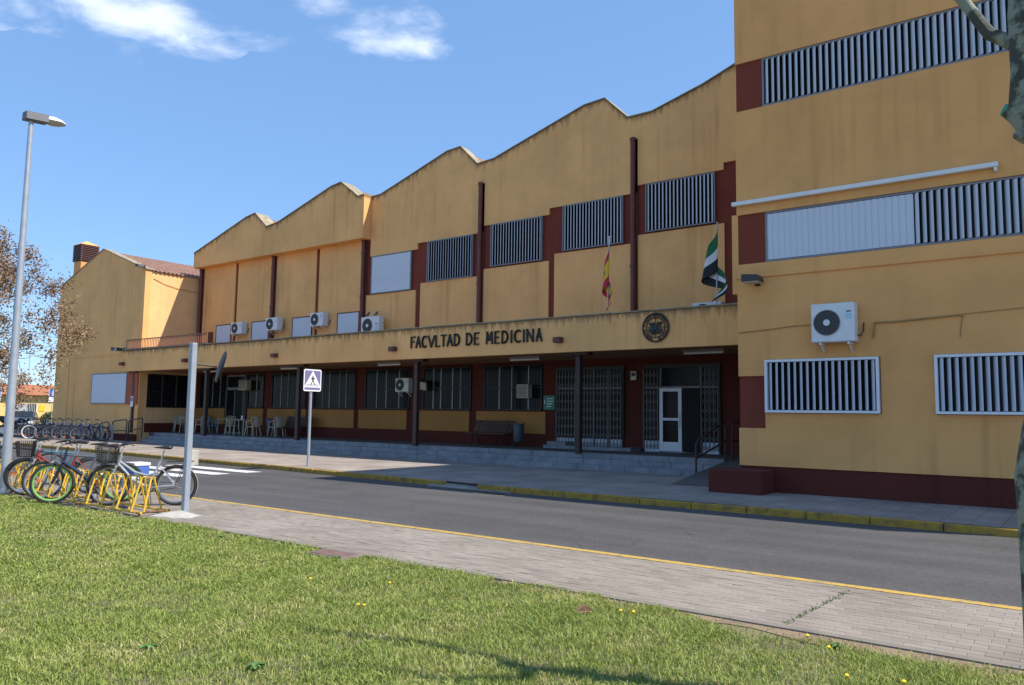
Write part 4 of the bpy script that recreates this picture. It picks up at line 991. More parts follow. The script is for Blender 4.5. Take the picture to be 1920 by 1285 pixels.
def chair(x, y, rz, m_, label, group='plastic chairs of the porch cafe'):
    t = thing('plastic_chair', label, 'chair', (x, y, .516), group, rz)
    def P(n, k): return k.build(n, m_, t, rel=False)
    k = MB(); k.add([(-.2,-.22,.43),(.2,-.22,.43),(.2,.2,.42),(-.2,.2,.42),(-.19,-.2,.40),(.19,-.2,.40),(.19,.2,.39),(-.19,.2,.39)], [(0,1,2,3),(7,6,5,4),(0,4,5,1),(1,5,6,2),(2,6,7,3),(3,7,4,0)]); P('seat', k)
    k = MB()
    for q in range(5):
        a = -.6+q*.3; k.obox((math.sin(a)*.2, .21+.05*math.cos(a)+.04, .62), (math.cos(a), -math.sin(a)*.4, 0), (0,1,.2), (0,-.15,1), .027, .008, .2)
    k.tube([(-.23, .16, .80), (-.15, .27, .84), (0, .31, .86), (.15, .27, .84), (.23, .16, .80)], .016, 6); P('backrest', k)
    for sx in (-1, 1):
        k = MB(); k.tube([(sx*.22, -.2, .64), (sx*.25, 0, .65), (sx*.23, .2, .72)], .018, 6); P('armrest', k)
        k = MB(); k.tube([(sx*.25, -.24, 0), (sx*.2, -.2, .43), (sx*.22, -.2, .64)], [.016, .022, .018], 6); P('leg', k)
        k = MB(); k.tube([(sx*.24, .27, 0), (sx*.19, .2, .42), (sx*.22, .17, .8)], [.016, .022, .016], 6); P('leg', k)
    return t
def table(x, y, label):
    t = thing('cafe_table', label, 'table', (x, y, .516), 'plastic tables of the porch cafe')
    k = MB(); k.box(-.4, .4, -.4, .4, .69, .72); k.build('tabletop', 'plastic_cream', t, rel=False, bevel=.01)
    for sx in (-1, 1):
        for sy in (-1, 1): k = MB(); k.tube([(sx*.36, sy*.36, 0), (sx*.32, sy*.32, .69)], .022, 6); k.build('leg', 'plastic_cream', t, rel=False)
    return t
CL = 'cream plastic armchair at the porch cafe tables'
for (x, y, rz) in [(-36.3, 21.2, 1.2), (-34.6, 21.4, -1.3), (-31.55, 21.0, 1.4), (-29.85, 20.9, -1.5), (-29.2, 21.8, -1.9), (-28.85, 21.35, -1.6), (-35.6, 22.0, 0.3)]: chair(x, y, rz, 'plastic_cream', CL)
c_ = chair(-33.25, 20.95, 3.0, 'plastic_blue', 'blue and white plastic armchair with its back to the steps', None)
for (x, y) in [(-35.45, 21.3), (-30.7, 21.1), (-32.9, 21.7)]: table(x, y, 'square cream plastic table of the porch cafe')
k = MB(); k.tube([(-30.75, 20.95, 1.236), (-30.75, 20.95, 1.40)], .045, 10); tag(k.build('napkin_holder', 'sign_white'), 'small white napkin holder on a cafe table', 'napkin holder')

# handrails
def hoop(p0, p1, z0, z1, h0, h1, label, m_='dark_steel', r=.028):
    t = thing('handrail', label, 'handrail', (p0[0], p0[1], z0))
    A = Vector((p0[0], p0[1], z0)); B_ = Vector((p1[0], p1[1], z1)); d = (B_-A)*.06
    k = MB(); k.tube([A, A+Vector((0,0,h0-.08)), A+Vector((0,0,h0))+d, B_+Vector((0,0,h1))-d, B_+Vector((0,0,h1-.08)), B_], r, 8); k.build('rail', m_, t, smooth=True)
    k = MB(); a2 = A+Vector((0,0,h0*.5)); b2 = B_+Vector((0,0,h1*.5)); k.tube([a2, b2], r*.8, 8); k.build('midrail', m_, t)
hoop((-39.5, 18.6), (-38.0, 18.6), PZ, PZ, .78, .92, 'red-brown tube handrail at the low end of the left ramp', 'pipe_red')
hoop((-38.45, 19.0), (-37.1, 19.0), PZ, PZ, .95, 1.05, 'brown tube handrail before the corner of the gabled wing')
hoop((-37.2, 19.15), (-35.95, 19.15), PZ, PZ+.2, 1.0, .95, 'brown tube handrail at the left end of the porch steps')
hoop((-7.9, 18.1), (-7.9, 20.0), PZ+.1, .5, .85, 1.0, 'dark tube handrail between the porch steps and the ramp by the tower')
hoop((-7.75, 20.1), (-7.75, 22.0), .5, .516, 1.0, 1.0, 'dark tube handrail on the porch above the ramp by the tower')

# ------------------------------------------------------------------ street furniture
lp = thing('street_lamp', 'tall galvanised street lamp beside the bicycle rack', 'street lamp', (-16.56, 6.23, 0))
k = MB(); k.tube([(-16.56, 6.23, 0), (-16.56, 6.23, 1.2), (-16.57, 6.23, 7.25)], [.088, .08, .042], 16); k.build('pole', 'galv', lp, smooth=True)
k = MB(); k.tube([(-16.56, 6.23, .0), (-16.56, 6.23, .03)], .17, 14); k.build('base_plate', 'galv', lp)
k = MB(); hx, hy, hz = -16.57, 6.1, 7.3
k.prism([(-.11, -.08), (.11, -.08), (.09, .09), (-.09, .09)], 0, .42); 
k.v = [(v[0]+hx, v[1]+hy, v[2]+hz+v[1]*.08) for v in k.v]; k.build('gear_box', 'lamp_grey', lp, bevel=.012)
k = MB(); sec = [(0, .10, .08), (.12, .14, .10), (.26, .12, .07), (.36, .05, .02)]; vs = []; 
for (dy, hw, hh) in sec:
    for q in range(7): a = math.pi*q/6; vs.append((hx+hw*math.cos(a), hy+.40+dy, hz+.035+hh*math.sin(a)+dy*.02))
fs = [(i*7+q, i*7+q+1, (i+1)*7+q+1, (i+1)*7+q) for i in range(3) for q in range(6)]+[(6,5,4,3,2,1,0), tuple(21+q for q in range(7))]+[(i*7, (i+1)*7, (i+1)*7+6, i*7+6) for i in range(3)]
k.add(vs, fs); k.build('hood', 'lamp_white', lp, smooth=True)
k = MB(); vs = []
for (dy, hw, hh) in sec:
    for q in range(7): a = math.pi+math.pi*q/6; vs.append((hx+hw*.92*math.cos(a), hy+.40+dy, hz+.028+hh*.85*math.sin(a)+dy*.02))
k.add(vs, fs); k.build('lens', 'lamp_glass', lp, smooth=True)

po = thing('mirror_post', 'grey square post carrying a round traffic mirror seen from behind', 'post', (-11.35, 6.8, 0))
k = MB(); k.box(-11.395, -11.305, 6.755, 6.845, -.1, 2.66); k.build('post', 'post_grey', po, bevel=.008)
k = MB(); k.tube([(-11.35, 6.85, 2.33), (-11.33, 7.2, 2.31)], .016, 6); k.build('arm', 'black_iron', po)
dn = Vector((.55, .75, -.22)).normalized(); dn = Vector((.44, .87, -.25)).normalized(); mc = Vector((-11.29, 7.25, 2.31))
k = MB(); k.tube([mc-dn*.03, mc-dn*.012, mc+dn*.012], [.12, .25, .27], 24); k.build('housing', 'black_plastic', po, smooth=True)
k = MB(); k.tube([mc+dn*.021, mc+dn*.035], [.25, .2], 24); k.build('mirror_face', 'mirror', po, smooth=True)
k = MB(); vs = []
for i in range(14):
    a = 2*math.pi*i/14; rr = random.uniform(.15, .27)*(1.4 if abs(math.cos(a)) > .6 else 1); vs.append((-11.3+rr*math.cos(a)*1.25, 6.62+rr*math.sin(a)*.9, .002))
k.add(vs+[(-11.33, 6.72, .075)], [(i, (i+1) % 14, 14) for i in range(14)]); tag(k.build('footing', 'concrete', smooth=True), 'spilled white concrete footing round the mirror post', 'footing')

cs = thing('crossing_sign', 'pedestrian crossing sign on a thin grey pole at the kerb', 'traffic sign', (-17.85, 14.35, PZ))
X_, Y_ = -17.85, 14.35
k = MB(); k.tube([(X_, Y_, PZ-.1), (X_, Y_, 2.75)], .04, 10); k.build('pole', 'galv', cs, smooth=True)
def sgn_poly(name, pts, m_, x):       # flat shape in the (y,z) plane facing +x
    k = MB(); n = len(pts); k.add([(x-.003, Y_-y, 2.5+z) for y, z in pts]+[(x, Y_-y, 2.5+z) for y, z in pts], [tuple(range(n)), tuple(range(2*n-1, n-1, -1))]+[(i, (i+1) % n, (i+1) % n+n, i+n) for i in range(n)]); return k.build(name, m_, cs)
def rrect(w, h, r_, z0=0): return [p for (cx_, cz, a0) in ((w-r_, z0+h-r_, 0), (-w+r_, z0+h-r_, 90), (-w+r_, z0-h+r_, 180), (w-r_, z0-h+r_, 270)) for p in arc(cx_, cz, r_, r_, a0, a0+90, 4)]
k = MB(); k.box(X_+.04, X_+.055, Y_-.3, Y_+.3, 2.2, 2.8); 
pl = sgn_poly('plate', rrect(.31, .31, .05), 'sign_white', X_+.06)
pl.name = 'plate'
sgn_poly('blue_field', rrect(.275, .215, .02, .06), 'sign_blue', X_+.064)
sgn_poly('blue_strip', rrect(.275, .032, .01, -.235), 'sign_blue', X_+.064)
sgn_poly('triangle', [(0, .27), (-.265, -.155), (.265, -.155)], 'sign_white', X_+.068)
for nm, pts in (('head', arc(0, .115, .02, .02, 0, 330, 10)), ('torso', [(-.03, .085), (.03, .085), (.02, .0), (-.02, .0)]), ('arm', [(-.03, .085), (-.07, .02), (-.06, .01), (-.015, .065)]), ('arm', [(.03, .085), (.08, .03), (.072, .018), (.015, .065)]),
                ('leg', [(-.02, .005), (.004, .005), (-.03, -.07), (-.07, -.125), (-.085, -.115), (-.05, -.06)]), ('leg', [(-.004, .005), (.02, .005), (.04, -.06), (.08, -.115), (.062, -.125), (.02, -.07)])):
    sgn_poly(nm, pts, 'sign_black', X_+.072)
for q in range(8):
    yy = -.175+q*.05; sgn_poly('stripe', [(yy, -.14), (yy+.017, -.14), (yy+.017-yy*.08, -.105), (yy-yy*.08, -.105)], 'sign_black', X_+.0715)
k = MB(); k.box(-21.85, -21.6, 13.05, 13.3, RZ, .42); tag(k.build('bollard', 'concrete', bevel=.02), 'short white concrete bollard block by the zebra crossing', 'bollard')

# ------------------------------------------------------------------ bicycles
def bicycle(label, loc, heading, frame='silver_paint', rim='chrome', style='city', basket=False, tyre='rubber', rack=False, group=None, detail=True, lean=0.0, guards=False):
    t = thing('bicycle', label, 'bicycle', loc, group); t.rotation_euler = (lean, 0, heading)
    RH, FH, WR = Vector((-.52, 0, .34)), Vector((.55, 0, .34)), .335
    def P(n, k, m_, par=t, sm=True): return k.build(n, m_, par, rel=False, smooth=sm)
    for hub in (FH, RH):
        k = MB(); k.torus(hub, (0,1,0), WR-.02, .021 if style == 'city' else .027, 36, 7); w = P('wheel', k, tyre)
        k = MB(); k.torus(hub, (0,1,0), WR-.05, .013 if rim != 'green_rim' else .02, 36, 5); P('rim', k, rim, w)
        k = MB()
        for q in range(18 if detail else 10): a = 2*math.pi*q/(18 if detail else 10); k.tube([hub+Vector((.02*math.cos(a+1), .02*(-1)**q, .02*math.sin(a+1))), hub+Vector((math.cos(a)*(WR-.055), 0, math.sin(a)*(WR-.055)))], .0016, 3, False)
        k.tube([hub-Vector((0,.05,0)), hub+Vector((0,.05,0))], .022, 8); P('spokes', k, 'chrome', w)
    BB = Vector((-.08, 0, .30)); HT = Vector((.37, 0, .83)); HB = Vector((.41, 0, .70)); ST = Vector((-.25, 0, .74)); SEAT = Vector((-.30, 0, .93))
    k = MB(); fr = .02 if style == 'city' else .024
    if style == 'mtb':
        k.tube([HB, HB*.5+BB*.5+Vector((0,0,.02)), BB], [.03, .035, .03], 8); k.tube([BB+Vector((0,0,.1)), Vector((-.2, 0, .58)), ST], .02, 8); k.tube([Vector((-.02, 0, .52)), Vector((-.25, 0, .60)), ST+Vector((.0,0,-.05))], .03, 8); k.tube([HT, HB], .026, 8)
    elif style == 'step':
        k.tube([HB, Vector((.2, 0, .45)), Vector((.02, 0, .35)), BB], .024, 8); k.tube([HB+Vector((0,0,.05)), Vector((.15, 0, .56)), Vector((-.05, 0, .50)), Vector((-.22, 0, .55))], .019, 8); k.tube([BB, ST], .02, 8); k.tube([HT, HB], .024, 8)
    else:
        k.tube([HB, BB], fr, 8); k.tube([HT+Vector((-.01,0,-.04)), ST], fr, 8); k.tube([BB, ST], fr, 8); k.tube([HT, HB], .024, 8)
    for sy in (-1, 1):
        k.tube([BB+Vector((0, sy*.03, 0)), RH+Vector((0, sy*.06, 0))], .012, 6); k.tube([ST+Vector((0, sy*.015, -.08)), RH+Vector((0, sy*.06, 0))], .011, 6)
    P('frame', k, frame)
    k = MB()
    for sy in (-1, 1): k.tube([HB+Vector((.02, sy*.05, -.06)), FH+Vector((0, sy*.055, 0))], .015 if style != 'mtb' else .022, 7)
    k.tube([HB+Vector((.02, -.06, -.05)), HB+Vector((.02, .06, -.05))], .02, 7); k.tube([HB+Vector((.01,0,-.05)), HT+Vector((-.02, 0, .12))], .016, 7); P('fork', k, 'silver_paint' if style != 'mtb' else 'black_plastic')
    k = MB(); hb = HT+Vector((-.03, 0, .17))
    k.tube([hb+Vector((-.13, -.30, .03)), hb+Vector((-.04, -.2, .03)), hb+Vector((.04, -.06, 0)), hb+Vector((.04, .06, 0)), hb+Vector((-.04, .2, .03)), hb+Vector((-.13, .30, .03))], .012, 7); hbo = P('handlebar', k, 'black_plastic')
    for sy in (-1, 1):
        k = MB(); k.tube([hb+Vector((-.14, sy*.305, .03)), hb+Vector((-.06, sy*.225, .03))], .019, 7); k.tube([hb+Vector((-.02, sy*.2, .02)), hb+Vector((-.09, sy*.27, -.02))], .007, 5); P('grip', k, 'black_plastic', hbo)
    k = MB()
    for sy in (-1, 1): k.tube([hb+Vector((-.03, sy*.2, .01)), hb+Vector((.1, sy*.12, -.02)), hb+Vector((.11, sy*.03, -.16)), HB+Vector((.03, sy*.02, -.02))], .004, 4)
    P('brake_cable', k, 'black_plastic', hbo)
    k = MB(); k.tube([ST+Vector((0,0,-.05)), SEAT], .014, 7); P('seat_post', k, 'chrome')
    k = MB(); k.tube([SEAT+Vector((-.13, 0, .04)), SEAT+Vector((-.10, 0, .045)), SEAT+Vector((0, 0, .04)), SEAT+Vector((.12, 0, .035)), SEAT+Vector((.16, 0, .03))], [.05, .085, .06, .028, .015], 10)
    k.v = [(v[0], v[1], SEAT.z+.04+(v[2]-SEAT.z-.04)*.45) for v in k.v]; P('saddle', k, 'black_plastic')
    k = MB(); k.torus(BB, (0,1,0), .085, .008, 20, 5); k.tube([BB-Vector((0,.07,0)), BB+Vector((0,.07,0))], .02, 8)
    for sy, a in ((-1, .9), (1, .9+math.pi)):
        e = BB+Vector((.16*math.cos(a), sy*.075, -.16*math.sin(a))); k.tube([BB+Vector((0, sy*.07, 0)), e], .011, 6); k.obox(e+Vector((0, sy*.05, 0)), (1,0,0), (0,1,0), (0,0,1), .045, .04, .012)
    P('crank', k, 'black_plastic', sm=False)
    k = MB(); k.tube([BB+Vector((0, -.04, .085)), RH+Vector((0, -.04, .045))], .005, 4); k.tube([BB+Vector((0, -.04, -.085)), RH+Vector((0, -.04, -.045))], .005, 4); P('chain', k, 'rubber')
    k = MB(); k.tube([BB+Vector((-.03, .04, 0)), BB+Vector((-.10, .14, -.29))], .009, 6); P('kickstand', k, 'black_plastic')
    if guards:
        for hub, a0, a1 in ((FH, 20, 170), (RH, 20, 200)):
            k = MB(); n = 14
            for q in range(n+1):
                a = R(a0+(a1-a0)*q/n)
                for sy in (-.028, 0, .028): k.v.append(tuple(hub+Vector((math.cos(a)*(WR+.018+(.006 if sy == 0 else 0)), sy, math.sin(a)*(WR+.018)))))
            for q in range(n):
                for j in range(2): k.f.append((q*3+j, q*3+j+1, q*3+j+4, q*3+j+3)); k.mi.append(0)
            P('mudguard', k, frame if style == 'step' else 'black_plastic')
    if rack:
        k = MB()
        for sy in (-.06, 0, .06): k.tube([Vector((-.36, sy, .73)), Vector((-.78, sy, .74))], .007, 5)
        for xx in (-.4, -.58, -.76): k.tube([Vector((xx, -.065, .735)), Vector((xx, .065, .735))], .006, 5)
        for sy in (-1, 1): k.tube([Vector((-.65, sy*.065, .735)), RH+Vector((0, sy*.07, 0))], .006, 5)
        P('carrier', k, 'black_plastic')
    for hub in (FH, RH):
        k = MB(); k.obox(hub+Vector((.2 if hub is FH else -.13, -.01, .05 if hub is FH else -.17)), (1,0,0), (0,1,0), (0,0,1), .03, .006, .022); P('reflector', k, 'orange_reflector', sm=False)
    if basket:
        c = HT+Vector((.22, 0, .0)); k = MB()
        for z in np.linspace(-.12, .16, 9):
            s_ = .11+.035*(z+.12)/.28
            k.tube([c+Vector((x_*s_*1.0, y_*s_*1.25, z)) for x_, y_ in ((-1,-1), (1,-1), (1,1), (-1,1), (-1,-1))], .004, 4, False)
        for q in range(10):
            for (A, B_) in (((-1+2*q/9, -1), None), ((-1+2*q/9, 1), None), ((-1, -1+2*q/9), None), ((1, -1+2*q/9), None)):
                k.tube([c+Vector((A[0]*.11, A[1]*.1375, -.12)), c+Vector((A[0]*.145, A[1]*.181, .16))], .0035, 4, False)
        for q in range(7): k.tube([c+Vector((-.11, -.1375+.275*q/6, -.12)), c+Vector((.11, -.1375+.275*q/6, -.12))], .0035, 4, False)
        P('basket', k, 'black_iron', sm=False)
    return t
def bike_at(front, rear):   # loc/heading from wheel contact points
    f, r = Vector((*front, 0)), Vector((*rear, 0)); d = (f-r).normalized(); c = r+d*.52
    return (c.x, c.y, .0), math.atan2(d.y, d.x)
l, h = bike_at((-13.29, 6.55), (-12.55, 7.33)); bicycle('silver city bicycle with wire basket and rear carrier in the yellow rack', l, h, 'silver_paint', 'chrome', 'step', True, rack=True, guards=True)
l, h = bike_at((-14.25, 6.08), (-13.7, 7.0)); bicycle('navy mountain bicycle with lime green rims in the yellow rack', l, h, 'navy_paint', 'green_rim', 'mtb')
l, h = bike_at((-15.9, 6.35), (-15.35, 7.25)); bicycle('red bicycle with dark basket in the yellow rack', l, h, 'red_paint', 'chrome', 'step', True)
l, h = bike_at((-16.25, 6.45), (-15.8, 7.4)); bicycle('teal bicycle without basket between the red one and the lamp', l, h, 'teal_paint', 'chrome', 'city')
l, h = bike_at((-18.3, 6.55), (-17.75, 7.5)); bicycle('black bicycle on the far side of the street lamp', l, h, 'black_plastic', 'chrome', 'city')
l, h = bike_at((-14.95, 6.2), (-14.4, 7.15)); bicycle('grey bicycle with tall saddle behind the navy one', l, h, 'car_grey', 'chrome', 'city', guards=False)
k = MB(); k.box(-14.02, -13.68, 7.62, 7.9, .42, .62); o = k.build('carrier_crate', 'crate_blue', bevel=.01); tag(o, 'blue crate with white lid behind the silver bicycle', 'crate')
o.location = (-.15, -.35, .0)
k = MB(); k.box(-14.03, -13.67, 7.61, 7.91, .60, .65); k.build('lid', 'sign_white', o, rel=False)
# yellow rack
rk = thing('bicycle_rack', 'long yellow tube bicycle rack at the edge of the lawn', 'bicycle rack', (-14.9, 6.45, 0))
k = MB()
for y in (6.24, 6.66): k.tube([(-11.6, y, .05), (-19.2, y+.12, .05)], .02, 6)
k.build('base_rail', 'yellow_rack', rk)
for x in (-11.65, -13.6, -15.5, -17.4, -19.15):
    k = MB(); k.tube([(x, 6.2, .05), (x, 6.72, .05)], .018, 6); k.tube([(x, 6.24, -.03), (x, 6.24, .05)], .018, 6); k.build('cross_bar', 'rust', rk)
k = MB()
for sx in (-.11, .11): k.tube([(sx, -.21, 0), (sx*.75, -.03, .5), (sx*.75, .03, .5), (sx, .21, 0)], .0145, 6)
k.tube([(-.083, 0, .5), (.083, 0, .5)], .0145, 6)
hp = k.build('wheel_holder', 'yellow_rack', rk, rel=False, smooth=True)
for i in range(15):
    o = hp if i == 0 else put(hp, 'wheel_holder', rk, (0,0,0))
    o.location = (-11.85-.49*i+14.9+random.uniform(-.02, .02), .0+.008*i, .055); o.rotation_euler = (random.uniform(-.03, .03), random.uniform(-.04, .04), .45+random.uniform(-.05, .05))
# share bikes by the wing
sb = bicycle('dark hire bicycle parked at a dock before the gabled wing', (-45.2, 17.9, PZ), R(62), 'navy_paint', 'grey_frame', 'step', False, group='hire bicycles docked before the gabled wing', detail=False, guards=True)
for i in range(1, 8):
    c_ = copy_tree(sb); c_.location = (-45.2+i*.98, 17.9, PZ); c_.rotation_euler = (0, 0, R(62+random.uniform(-5, 5)))
wt = bicycle('hire bicycle with a white front tyre before the gabled wing', (-42.75, 17.55, PZ), R(62), 'navy_paint', 'chrome', 'step', False, tyre='white_tyre', detail=False, guards=True)
dk = thing('bike_dock', 'grey bicycle hire docking post before the gabled wing', 'docking post', (-45.0, 18.75, PZ), 'docking posts before the gabled wing')
k = MB(); k.box(-.14, .14, -.1, .1, 0, .78); k.build('post', 'dock_grey', dk, rel=False, bevel=.02)
k = MB(); k.box(-.1, .1, -.115, -.1, .5, .7); k.build('panel', 'black_plastic', dk, rel=False)
for i in range(1, 8): c_ = copy_tree(dk); c_.location = (-45.0+i*.98, 18.75, PZ)

# ------------------------------------------------------------------ vehicles at the far left
def car(label, loc, rz, paint):
    t = thing('parked_car', label, 'car', loc, rz=rz)
    prof = [(-2.05, .35), (-2.1, .62), (-2.0, .85), (-1.75, .93), (-1.15, .98), (-.55, 1.38), (.5, 1.42), (1.15, 1.0), (1.85, .88), (2.1, .7), (2.12, .38)]
    k = MB(); n = len(prof)
    for (sy, ins) in ((-.84, 0), (-.80, 0), (.80, 0), (.84, 0)):
        for (x, z) in prof: k.v.append((x, sy*(1-.16*max(0, (z-.93)/.5)), z))
    for r_i in range(3):
        for i in range(n): k.f.append((r_i*n+i, r_i*n+(i+1) % n, (r_i+1)*n+(i+1) % n, (r_i+1)*n+i)); k.mi.append(0)
    k.f.append(tuple(range(n))); k.mi.append(0); k.f.append(tuple(3*n+i for i in range(n-1, -1, -1))); k.mi.append(0)
    k.build('body', paint, t, rel=False, smooth=True)
    for sy in (-1, 1):
        k = MB(); k.add([(-1.0, sy*.845, 1.0), (-.5, sy*.775, 1.33), (-.05, sy*.77, 1.36), (-.05, sy*.845, 1.0)], [(0,1,2,3)]); k.add([(.02, sy*.845, 1.0), (.02, sy*.77, 1.36), (.45, sy*.775, 1.36), (1.0, sy*.845, 1.02)], [(0,1,2,3)]); k.build('side_window', 'car_glass', t, rel=False)
        for xw in (-1.3, 1.3):
            k = MB(); k.tube([(xw, sy*.70, .31), (xw, sy*.86, .31)], .31, 20); w = k.build('wheel', 'rubber', t, rel=False); k = MB(); k.tube([(xw, sy*.85, .31), (xw, sy*.875, .31)], .2, 14); k.build('rim', 'chrome', w, rel=False)
        k = MB(); k.box(1.98, 2.11, sy*.72-.14, sy*.72+.14, .62, .76); k.build('headlight', 'lamp_white', t, rel=False)
        k = MB(); k.box(-2.1, -2.0, sy*.7-.14, sy*.7+.14, .68, .82); k.build('tail_light', 'red_paint', t, rel=False)
    k = MB(); k.add([(.55, -.68, 1.40), (.55, .68, 1.40), (1.13, .76, 1.03), (1.13, -.76, 1.03)], [(0,1,2,3)]); k.v = [(v[0]+.02, v[1], v[2]+.012) for v in k.v]; k.build('windscreen', 'car_glass', t, rel=False)
    k = MB(); k.add([(-.6, -.68, 1.37), (-.6, .68, 1.37), (-1.13, .76, 1.01), (-1.13, -.76, 1.01)], [(0,1,2,3)]); k.v = [(v[0]-.02, v[1], v[2]+.012) for v in k.v]; k.build('rear_window', 'car_glass', t, rel=False)
    k = MB(); k.box(2.1, 2.15, -.7, .7, .4, .5); k.build('bumper', 'black_plastic', t, rel=False)
    return t
car('grey saloon car parked beyond the gabled wing', (-58.8, 22.9, RZ+.02), R(-28), 'car_grey')
car('white car parked behind the street lamp beyond the grey saloon', (-60.5, 20.2, RZ+.02), R(-28), 'car_white')
mo = thing('motorcycle', 'black motorcycle parked between the hire bicycles and the grey car', 'motorcycle', (-47.6, 18.3, PZ), rz=R(60))
for xw in (-.65, .68):
    k = MB(); k.torus((xw, 0, .3), (0,1,0), .25, .055, 24, 7); w = k.build('wheel', 'rubber', mo, rel=False, smooth=True); k = MB(); k.tube([(xw, -.05, .3), (xw, .05, .3)], .14, 14); k.build('hub', 'chrome', w, rel=False)
k = MB(); k.tube([(-.75, 0, .78), (-.3, 0, .74), (0, 0, .72)], [.07, .12, .1], 10); k.build('seat', 'black_plastic', mo, rel=False, smooth=True)
k = MB(); k.tube([(0, 0, .78), (.2, 0, .85), (.4, 0, .78)], [.1, .15, .08], 10); k.build('tank', 'navy_paint', mo, rel=False, smooth=True)
k = MB(); k.box(-.2, .3, -.14, .14, .3, .62); k.tube([(.42, 0, .85), (.68, 0, .3)], .04, 8); k.tube([(-.2, .0, .45), (-.65, .08, .3)], .035, 8); k.build('engine_and_fork', 'ac_dark', mo, rel=False)
k = MB(); k.tube([(.32, -.36, 1.06), (.4, 0, .98), (.32, .36, 1.06)], .018, 7); k.disc((.52, 0, .9), (1,0,.1), .09, .1, 14); k.tube([(.3, -.3, 1.06), (.28, -.34, 1.25)], .008, 5); k.disc((.28, -.34, 1.28), (1,0,0), .05, .015, 10); k.build('handlebar', 'black_plastic', mo, rel=False)
k = MB(); k.box(-.98, -.62, -.2, .2, .78, 1.08); k.build('top_case', 'black_plastic', mo, rel=False, bevel=.03)

# far building across the parking lot
fb = thing('low_yellow_building', 'low bright yellow building with a salmon roof band across the car park', 'building', (-75, 30, 0))
k = MB(); k.box(-85, -75, 14, 52, 0, 2.75); k.build('wall', 'far_yellow', fb)
k = MB(); k.box(-85.5, -74.5, 13.5, 52.5, 2.75, 3.65); k.build('roof_band', 'salmon', fb)
for (y0, y1, z0, z1, mm) in [(28.6, 29.5, .1, 2.0, 'dock_grey'), (29.55, 30.25, .95, 2.0, 'glass'), (24.6, 25.4, .95, 2.0, 'glass'), (33.5, 34.4, .95, 2.0, 'glass')]:
    k = MB(); k.box(-75.05, -74.97, y0, y1, z0, z1); w = k.build('window' if mm == 'glass' else 'shutter_door', mm, fb)
    if mm == 'glass':
        k = MB()
        for y in np.arange(y0, y1+.01, .14): k.box(-74.96, -74.93, y-.015, y+.015, z0, z1)
        k.box(-75.0, -74.9, y0-.06, y1+.06, z0-.1, z0); k.build('bars', 'white_frame', w)
k = MB(); k.box(-75.0, -74.96, 30.5, 30.95, 1.35, 1.85); k.build('yellow_plate', 'flag_yellow', fb)
for q, (x, y) in enumerate([(-62.5, 22.55), (-62.5, 26.3)]):
    t = thing('parking_sign', ['blue disabled-parking sign behind the street lamp', 'blue disabled-parking sign at the corner of the gabled wing'][q], 'traffic sign', (x, y, RZ))
    k = MB(); k.tube([(x, y, RZ), (x, y, 3.05)], .03, 8); k.build('pole', 'galv', t)
    k = MB(); k.box(x+.03, x+.05, y-.3, y+.3, 2.1, 3.05); k.build('panel', 'sign_white', t)
    k = MB(); k.box(x+.05, x+.06, y-.26, y+.26, 2.45, 3.0); k.build('blue_field', 'blue_panel', t)
    k = MB(); k.torus((x+.065, y-.02, 2.65), (1,0,0), .1, .02, 16, 4); k.disc((x+.065, y-.03, 2.9), (1,0,0), .04, .01, 10); k.box(x+.06, x+.07, y-.05, y-.01, 2.62, 2.86); k.box(x+.06, x+.07, y-.05, y+.12, 2.6, 2.64); k.build('wheelchair_symbol', 'sign_white', t)
def leafmass(name, cx_, cy_, cz, rx, ry, rz_, n, s, m_, parent=None, flat=False):
    V = np.empty((n, 4, 3)); u = rng.normal(size=(n, 3)); u /= np.linalg.norm(u, axis=1)[:, None]; rad = rng.uniform(.6, 1, n)[:, None]
    c = u*rad*np.array([rx, ry, rz_])+np.array([cx_, cy_, cz]); a = rng.normal(size=(n, 3)); a /= np.linalg.norm(a, axis=1)[:, None]; b_ = np.cross(a, rng.normal(size=(n, 3))); b_ /= np.linalg.norm(b_, axis=1)[:, None]
    sz = rng.uniform(.5, 1, n)[:, None]*s
    for q, (i, j) in enumerate(((-1,-.5),(0,-.9),(1,.5),(0,.9))): V[:, q] = c+a*i*sz+b_*j*sz*.6
    k = MB(); k.v = [tuple(p) for p in V.reshape(-1, 3)]; k.f = [(4*i, 4*i+1, 4*i+2, 4*i+3) for i in range(n)]; k.mi = [0]*n
    me = bpy.data.meshes.new(name); me.from_pydata(k.v, [], k.f); me.materials.append(MATS[m_]); o = bpy.data.objects.new(name, me); COL.objects.link(o)
    if parent: o.parent = parent
    return o
hd = thing('clipped_hedge', 'small dark green hedge at the far corner of the gabled wing', 'hedge', (-66, 27.9, 0))
leafmass('foliage', 0, 0, .65, 1.4, .9, .75, 2600, .09, 'hedge', hd)
k = MB(); k.tube([(0,0,0), (0,0,.7)], .05, 6); k.build('stem', 'twig', hd, rel=False)
for q, (x, y, hh) in enumerate([(-132, 54, 9.5), (-128, 57.5, 8.5), (-140, 55, 10.5)]):
    t = thing('distant_lamp', 'thin distant lamp post rising above the low yellow building', 'street lamp', (x, y, 0), 'distant lamp posts')
    k = MB(); k.tube([(0,0,0), (0,0,hh)], [.09, .05], 8); k.build('pole', 'galv', t, rel=False); k = MB(); k.box(-.5, .5, -.5, .5, hh, hh+.12); k.build('lamp_head', 'lamp_grey', t, rel=False)

